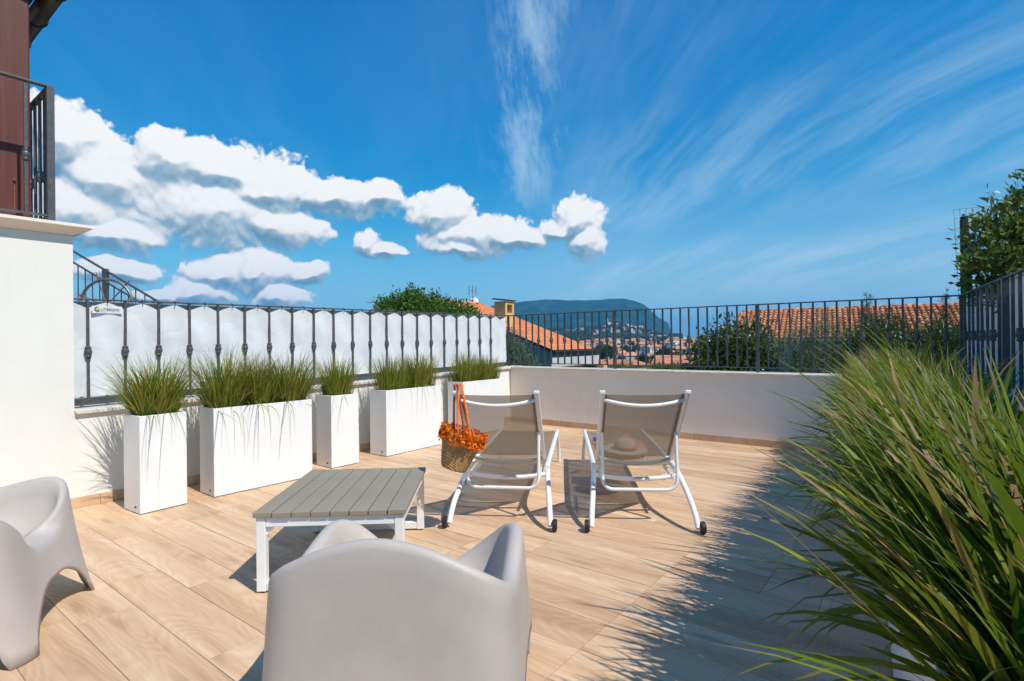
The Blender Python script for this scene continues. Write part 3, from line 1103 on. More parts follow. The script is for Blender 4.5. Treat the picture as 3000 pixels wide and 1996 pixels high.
# ------------------------------------------------------------------ outside stair with handrail, and a gate arch, beyond the left railing
def build_stair():
    dz = 8.0
    a, b = D(150, 698, dz), D(470, 888, dz)
    d = Vector((b.x - a.x, 0, b.z - a.z)).normalized()
    root = empty('outdoor_stair', (a.x, dz, -4.2), 0, 'outside stair with black handrail rising beyond the white sheet', 'stair')
    o = Vector((a.x, dz, -4.2))
    b2 = b + d * 2.2
    a2, bb, bb2 = a - o, b - o, b2 - o
    MB().tube([a2, bb2], .017, 6).build('handrail', M['iron'], root)
    lo0, lo1 = D(150, 730, dz) - o, D(412, 887, dz) - o
    dd = (lo1 - lo0).normalized()
    MB().tube([lo0, lo1 + dd * 2], .015, 6).build('lower_rail', M['iron'], root)
    for px in list(range(166, 440, 21)):
        t = D(px, 800, dz) - o
        k = (t.x - lo0.x) / (lo1.x - lo0.x)
        zt = lo0.z + (lo1.z - lo0.z) * k
        MB().tube([(t.x, 0, zt), (t.x, 0, zt - .9)], .009, 5).build('baluster', M['iron'], root)
    for px in (397, 424, 450):
        t = D(px, 800, dz) - o
        k = (t.x - a2.x) / (bb.x - a2.x)
        zt = a2.z + (bb.z - a2.z) * k
        MB().tube([(t.x, 0, zt), (t.x, 0, zt - .8)], .009, 5).build('baluster', M['iron'], root)
    t = D(309, 800, dz) - o
    k = (t.x - a2.x) / (bb.x - a2.x)
    zt = a2.z + (bb.z - a2.z) * k
    MB().box(t.x - .03, t.x + .03, -.03, .03, zt - 1.3, zt + .02).build('post', M['iron'], root)
    for k in range(16):                       # the flight itself, hidden behind the sheet
        x = a2.x + .28 * k
        z = a2.z - 1.25 - .28 * k * (-d.z / d.x)
        MB().box(x, x + .279, -.02, 1.2, 0, z).build('step', M['white_wall'], root)
    # arched iron gate head
    da = 7.0
    c = D(312, 890, da)
    g = empty('gate_arch', (c.x, da, -4.2), 0, 'half-round iron gate head with rusty spear tips above the railing', 'gate')
    zc = c.z + 4.2
    r = (385 - 235) / 2 / F_PX * da
    hh = (890 - 819) / F_PX * da
    pts = [(r * math.cos(R(180 - 180 * i / 24)), 0, zc + hh * math.sin(R(180 * i / 24))) for i in range(25)]
    pts = [(-r, 0, 0)] + pts + [(r, 0, 0)]
    MB().tube(pts, .018, 8).build('arch_bar', M['iron_lit'], g, smooth=True)
    for (px, py) in ((283, 803), (378, 824), (228, 862)):
        e = D(px, py, da)
        q = Vector((e.x - c.x, 0, e.z + 4.2))
        s = Vector((0, 0, zc - .03))
        dirv = (q - s).normalized()
        MB().tube([s, q - dirv * .05], .009, 6).build('spoke', M['iron_lit'], g)
        MB().tube([q - dirv * .10, q - dirv * .05, q - dirv * .03, q + dirv * .02], [.009, .016, .010, .002], 6).build('spear_tip', M['rust'], g)
    MB().lathe([(.01, -.05), (.035, -.03), (.04, 0), (.035, .03), (.01, .045)], 12, Matrix.Translation((0, 0, zc - .02))).build('boss', M['rust'], g, smooth=True)
    MB().tube([(0, 0, 0), (0, 0, zc)], .02, 6).build('gate_stile', M['iron_lit'], g)


build_stair()


# ------------------------------------------------------------------ spiky grass
def grass_arrays(seed, n, bx, by, length, width, lean, droop, segs=6, k_long=.0, bias=(0, 0)):
    """curved tapering blades rising from a patch bx by by; returns verts, quads, rnd, t"""
    r = np.random.RandomState(seed)
    px = r.uniform(-bx / 2, bx / 2, n)
    py = r.uniform(-by / 2, by / 2, n)
    ph = r.uniform(0, 2 * np.pi, n)
    # outer blades lean out of the clump
    out = np.arctan2(py / max(by, .01), px / max(bx, .01))
    rad = np.clip(np.hypot(px / bx, py / by) * 2, 0, 1.2)
    ph = np.where(r.rand(n) < .35 + .55 * rad, out + r.normal(0, .55, n), ph)
    dx, dy = np.cos(ph) + bias[0] * rad, np.sin(ph) + bias[1] * rad
    nn = np.hypot(dx, dy); dx, dy = dx / nn, dy / nn
    L = length * r.uniform(.55, 1.08, n) * (1 - .10 * rad)
    l0 = np.abs(r.normal(lean * .55, lean * .45, n)) + lean * .55 * rad
    cv = droop * r.uniform(.3, 1.5, n)
    W = width * r.uniform(.6, 1.25, n)
    tw = r.normal(0, .5, n)
    t = np.linspace(0, 1, segs + 1)
    pos = np.zeros((n, segs + 1, 3))
    pos[:, 0, 0], pos[:, 0, 1] = px, py
    for k in range(1, segs + 1):
        a = np.minimum(l0 + cv * t[k] ** 1.7, 2.9)
        st = L / segs
        pos[:, k, 0] = pos[:, k - 1, 0] + dx * np.sin(a) * st
        pos[:, k, 1] = pos[:, k - 1, 1] + dy * np.sin(a) * st
        pos[:, k, 2] = pos[:, k - 1, 2] + np.cos(a) * st
    side = np.stack([-dy * np.cos(tw), dx * np.cos(tw), np.sin(tw)], 1)
    wt = W[:, None] * np.clip(1.0 - t[None, :] ** 2.2, .03, 1) * np.clip(.55 + t[None, :] * 2, 0, 1)
    a = pos + side[:, None, :] * wt[:, :, None] / 2
    b = pos - side[:, None, :] * wt[:, :, None] / 2
    V = np.stack([a, b], 2).reshape(-1, 3)
    base = (np.arange(n) * (segs + 1) * 2)[:, None]
    k = np.arange(segs)[None, :] * 2
    Q = np.stack([base + k, base + k + 1, base + k + 3, base + k + 2], 2).reshape(-1, 4)
    rn = np.repeat(r.rand(n), (segs + 1) * 2)
    tt = np.tile(np.repeat(t, 2), n)
    return V, Q, rn, tt


def join_arrays(parts):
    Vs, Qs, rs, ts, off = [], [], [], [], 0
    for (V, Q, r, t) in parts:
        Vs.append(V); Qs.append(Q + off); rs.append(r); ts.append(t); off += len(V)
    return np.concatenate(Vs), np.concatenate(Qs), np.concatenate(rs), np.concatenate(ts)


def planter(loc, d, length, depth, h, label, group, flip=False):
    """hollow box; origin at the front-left foot, local x along the front, body behind it (flip: in front)"""
    root = empty('planter', loc, ang(d), label, 'planter', group)
    y0, y1 = (-depth, 0) if flip else (0, depth)
    t = .022
    mb = MB()
    mb.add([(0, y0, .006), (length, y0, .006), (length, y1, .006), (0, y1, .006), (0, y0, h), (length, y0, h), (length, y1, h), (0, y1, h),
            (t, y0 + t, h), (length - t, y0 + t, h), (length - t, y1 - t, h), (t, y1 - t, h),
            (t, y0 + t, h - .12), (length - t, y0 + t, h - .12), (length - t, y1 - t, h - .12), (t, y1 - t, h - .12)],
           ((3, 2, 1, 0), (0, 1, 5, 4), (1, 2, 6, 5), (2, 3, 7, 6), (3, 0, 4, 7),
            (4, 5, 9, 8), (5, 6, 10, 9), (6, 7, 11, 10), (7, 4, 8, 11),
            (8, 9, 13, 12), (9, 10, 14, 13), (10, 11, 15, 14), (11, 8, 12, 15)))
    mb.build('planter_body', M['planter'], root, bevel=.004)
    MB().box(t + .001, length - t - .001, y0 + t + .001, y1 - t - .001, h - .14, h - .035).build('soil', M['soil'], root)
    MB().lathe([(.008, 0), (.008, .008)], 10, Matrix.Translation((.0, (y0 + y1) / 2 - .07, .05)) @ Matrix.Rotation(R(-90), 4, 'Y')).build('drain_plug', M['black'], root)
    for (fx, fy) in ((.03, y0 + .03), (length - .03, y0 + .03), (.03, y1 - .03), (length - .03, y1 - .03)):
        MB().lathe([(.015, 0), (.015, .006)], 8, Matrix.Translation((fx, fy, 0))).build('foot', M['black'], root)
    return root


def clump_obj(parent_loc, rz, seed, n, bx, by, length, width, lean, droop, label, group, z, mat, hang=0, hang_dir=-1, bias=(0, 0), single=0, end=0):
    root = empty('grass_plant', parent_loc, rz, label, 'plant', group)
    parts = [grass_arrays(seed, n, bx, by, length, width, lean, droop, bias=bias)]
    # a short dense heart hides the soil
    parts.append(grass_arrays(seed + 500, n // 2, bx * 1.05, by * 1.05, length * .55, width, lean * 1.2, droop * 1.1))
    if hang:
        V, Q, r_, t_ = grass_arrays(seed + 900, hang, bx * .9, by * .3, length * 1.05, width * .8, .9, 1.9, bias=(0, 4 * hang_dir))
        V = V + np.array([0, hang_dir * by * .35, 0])
        parts.append((V, Q, r_, t_))
    if end:
        V, Q, r_, t_ = grass_arrays(seed + 1300, end, bx * .5, by, length * .95, width, .75, 1.1, bias=(-5, -.6))
        parts.append((V + np.array([-bx * .3, 0, 0]), Q, r_, t_))
    V, Q, r_, t_ = join_arrays(parts)
    o = link('blades', np_mesh('blades', V, Q, mat, r_, t_, True), None, root)
    o['kind'] = 'stuff'
    if single:
        rr = random.Random(seed)
        for k in range(single):
            me = LONG_BLADES[rr.randrange(len(LONG_BLADES))]
            sc = rr.uniform(.8, 1.15)
            link('blade', me, None, root, (rr.uniform(-bx / 2, bx / 2), rr.uniform(-by / 2, by / 2), 0), (0, 0, rr.uniform(0, 2 * math.pi) if rr.random() < .4 else R(90) + rr.gauss(0, .9)), (sc, sc, sc))
    return root


H_PL = .76
WHITE = 'white planters along the parapet'
# (front-left foot pixel, front-right foot pixel, length, label, clumps)
ROW = [((411, 1510), (549, 1477), .345, 'square white planter nearest the house wall, holding one round grass tuft', 1),
       ((628, 1459), (913, 1397), .92, 'longest white trough planter, between the two square ones', 3),
       ((972, 1374), (1053, 1357), .335, 'square white planter standing between two long troughs', 1),
       ((1133, 1339), (1292, 1303), .90, 'white trough planter next to the sun lounger with the bag', 2),
       (None, None, .90, 'white trough planter in the far corner, partly behind the lounger', 2)]
GL = ['round grass tuft in the square planter nearest the house wall', 'grass tuft in the longest white trough', 'upright grass tuft in the middle square planter',
      'grass tuft in the trough by the lounger bag', 'grass tuft in the corner trough']
ENDS = {1: [''], 2: [', at its end towards the house', ', at its end towards the view'], 3: [', at its end towards the house', ', in its middle', ', at its end towards the view']}
for i, (fa, fb, ln, lab, nc) in enumerate(ROW):
    if fa:
        a, b = G(*fa), G(*fb)
        d = (b - a).normalized()
    else:
        a = G(1356, 1120, H_PL)
        a.z = 0
        d = Ld
    planter(a, d, ln, .29, H_PL, lab, WHITE)
    n = {0: 620, 1: 540, 2: 460, 3: 520, 4: 500}[i]
    for k in range(nc):
        cx = ln * (k + .5) / nc
        p = a + d * cx + Vector((-d.y, d.x, 0)) * .145
        bx = ln / nc * (.72 if nc == 1 else .80)
        lg = {0: .60, 1: .60, 2: .52, 3: .50, 4: .46}[i] * (1.0, 1.08, .97)[(k + i) % 3]
        clump_obj((p.x, p.y, H_PL - .035), ang(d), 40 + i * 7 + k, n, bx, .17, lg, .0098, .30 if i in (0, 1) else .22, .55 if i in (0, 1) else .38,
                  GL[i] + ENDS[nc][k], 'grass tufts in the white planters', 0, M['grass'], hang=(9, 7, 2, 5, 3)[i])

# the long bed on the right: white troughs of the same make, in a row
PR0 = Vector((1.545, 2.252, 0))
Dp = Vector((.535, .845, 0)).normalized()
blade_rnd = np.random.RandomState(77)
LONG_BLADES = []
for k in range(10):
    V, Q, r_, t_ = grass_arrays(700 + k, 1, .001, .001, .72, .0235, .50, .42, segs=9)
    # turn every blade to lean along local +x, then the copies are turned about z
    tipv = V[-1]
    a = math.atan2(tipv[1], tipv[0])
    ca, sa = math.cos(-a), math.sin(-a)
    V = np.stack([V[:, 0] * ca - V[:, 1] * sa, V[:, 0] * sa + V[:, 1] * ca, V[:, 2]], 1)
    LONG_BLADES.append(np_mesh('blade', V, Q, M['grass_big'], np.full(len(V), blade_rnd.rand()), t_, True))
NR, LR, GAP = 5, 1.10, .05
names = ['white trough at the end of the grass bed, opposite the armchairs', 'second white trough of the grass bed, counted from the armchair end',
         'middle white trough of the grass bed', 'fourth white trough of the grass bed, counted from the armchair end', 'white trough of the grass bed by the cream parapet']
gnames = ['spiky grass over the end trough opposite the armchairs', 'spiky grass over the second trough from the armchair end', 'spiky grass over the middle trough of the bed',
          'spiky grass over the fourth trough from the armchair end', 'spiky grass over the trough by the cream parapet']
for i in range(NR):
    s = -1.78 + i * (LR + GAP)
    p = PR0 + Dp * s
    planter(p, Dp, LR, .40, H_PL, names[i], 'white troughs of the grass bed', flip=True)
    for k in range(3):
        q = p + Dp * (LR * (k + .5) / 3) + Vector((Dp.y, -Dp.x, 0)) * .20
        clump_obj((q.x, q.y, H_PL - .035), ang(Dp), 200 + i * 11 + k, 330, .34, .28, (.56, .58, .59, .57, .53)[i] * (1, 1.07, .94)[(i + k) % 3], .0225, .50, .46,
                  gnames[i] + (', armchair side', ', centre', ', parapet side')[k], 'grass tufts of the long bed', 0, M['grass_big'], hang=18, hang_dir=1, bias=(.1, .75), single=19, end=90 if i == 0 and k == 0 else 0)

# small blue flowers in the bed
FLOWER = MB()
for a in range(5):
    ca, sa = math.cos(R(72 * a)), math.sin(R(72 * a))
    FLOWER.add([(0, 0, 0), (ca * .010 - sa * .005, sa * .010 + ca * .005, .003), (ca * .019, sa * .019, .002), (ca * .010 + sa * .005, sa * .010 - ca * .005, .003)], ((0, 1, 2, 3),))
FLOWER = FLOWER.mesh('petals', material('blue_petal', (.06, .08, .40), .6))
BERRY = MB().lathe([(.001, -.009), (.006, -.005), (.0075, 0), (.005, .006), (.001, .009)], 8).mesh('berry', material('dark_blue_berry', (.008, .010, .045), .4), True)
rr = random.Random(9)
for k, (px, py, dep, kind) in enumerate(((2745, 1445, 2.15, 1), (2600, 1470, 2.3, 0), (2625, 1250, 2.9, 0), (2670, 1240, 2.9, 0), (2705, 1380, 2.4, 0), (2715, 1310, 2.6, 0), (2770, 1520, 2.0, 0), (2655, 1560, 2.0, 0), (2905, 1540, 1.9, 0))):
    c = D(px, py, dep)
    f = empty('flower_stalk', (c.x, c.y, H_PL - .04), rr.random() * 6, 'thin flower stalk with a blue star flower in the grass bed' if kind else 'thin stalk with dark blue berries in the grass bed', 'flower',
              None if kind else 'berry stalks in the grass bed')
    h = c.z - H_PL + .04
    MB().tube([(0, 0, 0), (.01, 0, h * .5), (0, 0, h)], .0022, 5).build('stem', M['leaf_dark'], f)
    if kind:
        link('petals', FLOWER, None, f, (0, 0, h), (R(-35), R(20), 0), (1.6, 1.6, 1.6))
    for b in range(3):
        link('berry', BERRY, None, f, (rr.uniform(-.03, .03), rr.uniform(-.03, .03), h - rr.uniform(0, .08)), (rr.random(), rr.random(), 0))


# ------------------------------------------------------------------ coffee table
def build_table():
    fl_, fr_, br_, bl_ = G(739, 1501, .425), G(1184, 1496, .425), G(1250, 1367, .425), G(915, 1378, .425)
    cx = (fl_ + fr_ + br_ + bl_) / 4
    W = ((fr_ - fl_).length + (br_ - bl_).length) / 2
    DP = ((br_ - fr_).length + (bl_ - fl_).length) / 2
    dirx = ((fr_ - fl_) + (br_ - bl_)).normalized()
    root = empty('coffee_table', (cx.x, cx.y, 0), ang(dirx), 'low coffee table with taupe slatted top and white frame', 'table')
    n = 8
    gap = .006
    sw = (W - gap * (n - 1)) / n
    rr = random.Random(2)
    for k in range(n):
        x = -W / 2 + k * (sw + gap)
        MB().box(0, sw, -DP / 2, DP / 2, .398, .425).build('slat', M['slat'], root, bevel=.003, loc=(x, rr.uniform(-.001, .001), rr.uniform(-.0008, .0008)))
    w2, d2, t = W / 2 - .012, DP / 2 - .014, .048
    zt = .397
    for s in (-1, 1):
        for q in (-1, 1):
            x0, y0 = s * (w2 - t / 2), q * (d2 - t / 2)
            MB().box(x0 - t / 2, x0 + t / 2, y0 - t / 2, y0 + t / 2, .008, zt).build('leg', M['white_metal'], root, bevel=.004)
            MB().lathe([(.014, 0), (.014, .008)], 10, Matrix.Translation((x0, y0, 0))).build('foot', M['black'], root)
            # gusset under the top rail
            MB().add([(x0 - s * .0245, y0 - .004, zt - .052), (x0 - s * .070, y0 - .004, zt - .052), (x0 - s * .0245, y0 - .004, zt - .10),
                      (x0 - s * .0245, y0 + .004, zt - .052), (x0 - s * .070, y0 + .004, zt - .052), (x0 - s * .0245, y0 + .004, zt - .10)],
                     ((0, 1, 2), (5, 4, 3), (0, 3, 4, 1), (1, 4, 5, 2), (2, 5, 3, 0))).build('gusset', M['white_metal'], root)
    for q in (-1, 1):
        y = q * (d2 - t / 2)
        MB().box(-w2 + t + .001, w2 - t - .001, y - t / 2 + .003, y + t / 2 - .003, zt - .052, zt - .001).build('apron', M['white_metal'], root, bevel=.003)
        MB().box(-w2 + t + .001, w2 - t - .001, y - t / 2 + .003, y + t / 2 - .003, .012, .055).build('bottom_rail', M['white_metal'], root, bevel=.003)
    for s in (-1, 1):
        x = s * (w2 - t / 2)
        MB().box(x - t / 2 + .003, x + t / 2 - .003, -d2 + t + .001, d2 - t - .001, zt - .052, zt - .001).build('side_rail', M['white_metal'], root, bevel=.003)


build_table()


# ------------------------------------------------------------------ moulded armchairs
def sstep(x, a, b):
    t = min(1, max(0, (x - a) / (b - a)))
    return t * t * (3 - 2 * t)


def ring_curve(pts, sig):
    """values over 0..180 degrees from the front, mirrored round the ring and smoothed"""
    dg = np.arange(0, 360, .5)
    v = np.interp(np.minimum(dg, 360 - dg), [p[0] for p in pts], [p[1] for p in pts])
    k = np.exp(-.5 * (np.arange(-60, 60.5, .5) / sig) ** 2)
    k /= k.sum()
    vv = np.concatenate([v[-120:], v, v[:120]])
    return dg, np.convolve(vv, k, 'valid')


def chair_mesh():
    """one moulded shell: outer skirt with arches between four legs, rolled rim, bowl seat. Front is +y"""
    NA = 192
    W, DPT = .435, .395              # half width and half depth at the foot
    rows = []
    rim_h = [(0, .362), (24, .368), (42, .47), (52, .572), (62, .580), (74, .566), (90, .540), (108, .512), (121, .520), (137, .612), (156, .685), (180, .712)]
    def outline(a, w, d, n):
        c, s = math.sin(a), math.cos(a)      # a=0 at the front
        k = (abs(c / w) ** n + abs(s / d) ** n) ** (-1 / n)
        return c * k, s * k
    cols = []
    DG, ZR = ring_curve(rim_h, 6.5)
    _, BACK = ring_curve([(0, 0), (112, 0), (150, 1), (180, 1)], 8)
    _, FRONT = ring_curve([(0, 1), (24, 1), (42, 0), (180, 0)], 5)
    for i in range(NA):
        a = 2 * math.pi * i / NA
        d360 = math.degrees(a)
        deg = min(d360, 360 - d360)
        zr = float(np.interp(d360, DG, ZR)); back = float(np.interp(d360, DG, BACK)); front = float(np.interp(d360, DG, FRONT))
        # legs sit at 45 and 135 degrees of the plan; arches rise between them
        def arch(c0, half, hgt):
            x = abs(deg - c0) / half
            if x >= 1: return 0.0
            return hgt * (1 - x ** 3.2) ** .6
        zb = max(arch(0, 39, .205), arch(90, 38, .225), arch(180, 35, .18))
        arm = max(0, 1 - back - front)
        s_back = deg > 90
        bx, by = outline(a, W, DPT, 5.0)
        # the shell draws in towards the rim; the back leans out a little
        rx, ry = outline(a, .388, .365 if s_back else .290, 5.5)
        col = []
        nz = 9
        for j in range(nz + 1):
            t = j / nz
            z = zb + (zr - .016 - zb) * t
            f = z / max(.3, zr)
            f = f ** .85
            x, y = bx + (rx - bx) * f, by + (ry - by) * f
            col.append((x, y, z))
        # rolled rim: arms are broad, back thin, front rolls gently into the seat
        broad = .024 + .014 * arm + .085 * front
        ux, uy = -rx, -ry
        L = math.hypot(ux, uy); ux, uy = ux / L, uy / L
        ux, uy = ux * (1 + 1.2 * arm), uy * (1 - .7 * arm)
        L = math.hypot(ux, uy); ux, uy = ux / L, uy / L
        for (q, dz) in ((.12, -.004), (.35, .0), (.65, -.001), (.95, -.009)):
            col.append((rx + ux * broad * q, ry + uy * broad * q, zr + dz))
        ex, ey = rx + ux * broad, ry + uy * broad
        # bowl
        sx, sy = outline(a, .215, .20, 2.6)
        sy -= .01
        zs = .335
        zi = zr - .024
        for t in (.12, .3, .5, .7, .86, 1.0):
            f = t ** 1.25
            ex_ = 1.7 - .7 * front
            x = ex + (sx - ex) * (t ** ex_)
            y = ey + (sy - ey) * (t ** ex_)
            z = zi + (zs - zi) * (1 - (1 - t) ** 1.7)
            col.append((x, y, z))
        for t in (.66, .33, .05):
            col.append((sx * t, sy * t, zs - .012 * (1 - t)))
        cols.append(col)
    nr = len(cols[0])
    V = [p for c in cols for p in c]
    Q = []
    for i in range(NA):
        j = (i + 1) % NA
        for k in range(nr - 1):
            Q.append((i * nr + k, j * nr + k, j * nr + k + 1, i * nr + k + 1))
    cap = [i * nr + nr - 1 for i in range(NA)]
    me = bpy.data.meshes.new('shell')
    me.from_pydata(V, [], Q + [tuple(cap)])
    me.polygons.foreach_set('use_smooth', [True] * len(me.polygons))
    me.materials.append(M['resin'])
    me.update()
    return me


CHAIR = chair_mesh()


def armchair(loc, facing, label, scale=1.0):
    root = empty('armchair', loc, ang(facing) - math.pi / 2, label, 'armchair', 'moulded plastic armchairs')
    root.scale = (scale, scale, scale)
    o = link('shell', CHAIR, None, root)
    s = o.modifiers.new('solid', 'SOLIDIFY')
    s.thickness = .012
    s.offset = 1 if False else -1
    return root


armchair((-.375, 1.985, 0), Vector((.09, 1, 0)), 'light grey moulded armchair seen from behind, in front of the coffee table')
armchair((-2.51, 2.47, 0), Vector((.93, .36, 0)), 'light grey moulded armchair with its open front turned away from the white wall', 1.05)


# ------------------------------------------------------------------ sun loungers
def build_lounger(loc, rz, label):
    root = empty('sun_lounger', loc, rz, label, 'sun lounger', 'white sun loungers with taupe slings')
    zr = .335
    for s in (-1, 1):
        MB().tube(smooth_path([(s * .305, .42, zr), (s * .305, 1.2, zr + .004), (s * .305, 2.16, zr)], 6), .021, 10).build('side_rail', M['white_metal'], root, smooth=True, auto=True)
        pts = smooth_path([(s * .305, .60, zr - .005), (s * .312, .42, zr - .025), (s * .330, .22, zr - .11), (s * .346, .08, .135), (s * .356, 0, .035)], 6)
        MB().tube(pts, .0195, 10).build('rear_leg', M['white_metal'], root, smooth=True, auto=True)
        pts = smooth_path([(s * .305, 2.02, zr - .004), (s * .308, 2.10, zr - .06), (s * .318, 2.16, .15), (s * .322, 2.18, .004)], 5)
        MB().tube(pts, .018, 10).build('front_leg', M['white_metal'], root, smooth=True, auto=True)
        Mw = Matrix.Translation((s * .385, 0, .042)) @ Matrix.Rotation(R(90), 4, 'Y')
        wh = MB().lathe([(.010, -.016), (.034, -.016), (.042, -.010), (.042, .010), (.034, .016), (.010, .016)], 24, Mw).build('wheel', M['black'], root, smooth=True, auto=True)
        MB().lathe([(.012, -.018), (.012, .018)], 12, Mw).build('hub', M['fascia'], wh)
        # toothed rack for the back support
        mb = MB().box(s * .262 - .006, s * .262 + .006, .30, .72, zr - .052, zr - .034)
        for k in range(7):
            mb.box(s * .262 - .006, s * .262 + .006, .31 + k * .055, .325 + k * .055, zr - .036, zr - .016)
        mb.build('toothed_rack', M['white_metal'], root)
        # back frame
        MB().tube([(s * .278, .50, .40), (s * .278, -.085, .955)], .017, 10).build('back_tube', M['white_metal'], root, smooth=True, auto=True)
        MB().box(s * .278 - .019, s * .278 + .019, -.105, -.068, .948, .972).build('end_cap', M['white_metal'], root, bevel=.005)
        MB().tube([(s * .250, .475, .43), (s * .250, -.068, .945)], .007, 6).build('sling_hem', M['hem'], root)
    up_ = Vector((0, -.585, .555)).normalized()
    nb_ = Vector((0, -up_.z, up_.y))           # towards the rear and below
    def sling(name, p0, upv, ln, half, sag, nrm):
        V, Q = [], []
        nx, ny = 16, 18
        for j in range(ny + 1):
            for i in range(nx + 1):
                u = -1 + 2 * i / nx
                t = j / ny
                p = Vector(p0) + Vector(upv) * (ln * t) + Vector((half * u, 0, 0)) + Vector(nrm) * (sag * (1 - u * u) * (.35 + .65 * math.sin(math.pi * min(1, t * .9 + .05))))
                V.append(p)
        for j in range(ny):
            for i in range(nx):
                a = j * (nx + 1) + i
                Q.append((a, a + 1, a + nx + 2, a + nx + 1))
        o = link(name, np_mesh(name, [tuple(v) for v in V], Q, M['sling'], smooth=True), None, root)
        return o
    sling('back_sling', (0, .478, .425), up_, .755, .268, .020, (0, -.69, -.72))
    sling('seat_sling', (0, .52, zr + .012), (0, 1, 0), 1.60, .292, .022, (0, 0, -1))
    def bowed(name, y, z, half, bow, bn, r, mat):
        pts = [(half * u, y + bn[1] * bow * (1 - u * u), z + bn[2] * bow * (1 - u * u)) for u in [-1 + 2 * k / 16 for k in range(17)]]
        MB().tube(pts, r, 10).build(name, M[mat], root, smooth=True, auto=True)
    bowed('upper_crossbar', -.045, .905, .262, .050, (0, -.69, -.72), .0125, 'white_metal')
    bowed('lower_crossbar', .50, .398, .272, .045, (0, -.5, -.80), .0155, 'bar_beige')
    bowed('leg_crossbar', .385, .300, .312, .030, (0, -.2, -1), .017, 'white_metal')
    bowed('foot_crossbar', 2.13, .325, .300, .02, (0, .3, -1), .014, 'white_metal')
    # U-shaped back support
    hw = .262
    pts = [(-hw, .235, .64), (-hw, .215, .45), (-hw, .20, .315)]
    pts += [(-hw + .075 * (1 - math.cos(R(a))), .198, .285 - .075 * math.sin(R(a)) + .03) for a in (15, 30, 45, 60, 75, 90)]
    pts += [(-x, y, z) for (x, y, z) in reversed(pts)]
    MB().tube(pts, .0125, 10).build('back_support', M['white_metal'], root, smooth=True, auto=True)
    return root


def lounger_at(wl, wr, label):
    a, b = G(*wl), G(*wr)
    d = (b - a).normalized()
    c = (a + b) / 2
    return build_lounger((c.x, c.y, 0), ang(d), label), c, d


lo1, c1, d1 = lounger_at((1314, 1547), (1615, 1557), 'white sun lounger with taupe mesh back and a straw bag on its corner')
lo2, c2, d2 = lounger_at((1732, 1559), (2048, 1565), 'white sun lounger with a hat on its seat behind the mesh back')


def local_pt(c, d, x, y, z):
    f = Vector((-d.y, d.x, 0))
    return Vector((c.x, c.y, 0)) + d * x + f * y + Vector((0, 0, z))


# straw bag with orange frill, hung on the first lounger's top corner
def build_bag():
    top = local_pt(c1, d1, -.255, -.085, .975)
    p = D(1358, 1318, top.y - .075)
    z_rim = p.z + .105
    root = empty('straw_bag', (p.x, p.y, 0), ang(d1) + R(2), 'straw tote bag with orange pompom frill hanging from the lounger', 'bag')
    T = Matrix.Translation((0, 0, z_rim)) @ Matrix.Rotation(R(17), 4, 'Y')
    # oval basket, ridged like plaited rope
    prof = []
    rows = 13
    H = .245
    for k in range(rows + 1):
        t = k / rows
        z = -H * (1 - t)
        w_ = .086 + .056 * t ** .8
        if k == 0: prof.append((.02, z))
        prof.append((w_ - .004, z + .000))
        prof.append((w_ + .003, z + H / rows * .5))
    prof = prof[:-1]
    mb = MB().lathe(prof, 36, T, sx=1.0, sy=.60)
    bk = mb.build('basket', M['straw'], root, smooth=True)
    # inner face so the bag is open on top
    MB().lathe([(prof[-1][0] - .008, 0), (.10, -.10), (.08, -.16)], 28, T, sx=1, sy=.58).build('lining', M['orange_dark'], root, smooth=True)
    # frill: hundreds of ragged tufts
    r = np.random.RandomState(5)
    n = 950
    a = r.uniform(0, 2 * np.pi, n)
    rr_ = .143
    cx = np.cos(a) * rr_; cy = np.sin(a) * rr_ * .64
    cz = r.uniform(-.062, .034, n)
    nrm = np.stack([np.cos(a), np.sin(a) * 1.2, r.normal(.1, .5, n)], 1)
    V, Q, rn = [], [], []
    for i in range(n):
        c = np.array([cx[i], cy[i], cz[i]]) + nrm[i] * r.uniform(-.004, .016)
        d = r.normal(0, 1, 3); d /= np.linalg.norm(d)
        e = np.cross(d, nrm[i] + r.normal(0, .5, 3)); e /= np.linalg.norm(e) + 1e-6
        l, w_ = r.uniform(.008, .019), r.uniform(.004, .010)
        b = len(V)
        f = nrm[i] * .006
        V += [c - d * l, c - e * w_ + f, c + d * l, c + e * w_ + f]
        Q.append((b, b + 1, b + 2, b + 3)); rn += [r.rand()] * 4
    V = [tuple(T @ Vector(v)) for v in V]
    fr = link('frill', np_mesh('frill', V, Q, leaf_material('frill_cotton', [(0, (.62, .065, .006)), (.3, (.90, .17, .008)), (.7, (.95, .28, .012)), (1, (.97, .42, .035))], .3, .9, (.9, .25, .02), spec=.1), np.array(rn)), None, root)
    fr['kind'] = 'stuff'
    inv = root.matrix_basis.inverted()
    bpy.context.view_layer.update()
    inv = root.matrix_world.inverted()
    tl = inv @ top
    # two pairs of cord handles looped over the frame corner
    for (yo, mat, spread, off) in ((-.078, 'orange', .046, .022), (.060, 'orange_dark', .036, -.034)):
        for sgn in (-1, 1):
            base = T @ Vector((off * 1.2 + sgn * spread, yo, -.01))
            tp = tl + Vector((off * .7 + sgn * .010, yo * .30, .022))
            mid = base.lerp(tp, .55) + Vector((sgn * .004, yo * .1, 0))
            MB().tube(smooth_path([base, mid, tp, tl + Vector((off * .7 + sgn * .010, 0, .034))], 6), .0075, 8).build('handle', M[mat], root, smooth=True)


build_bag()

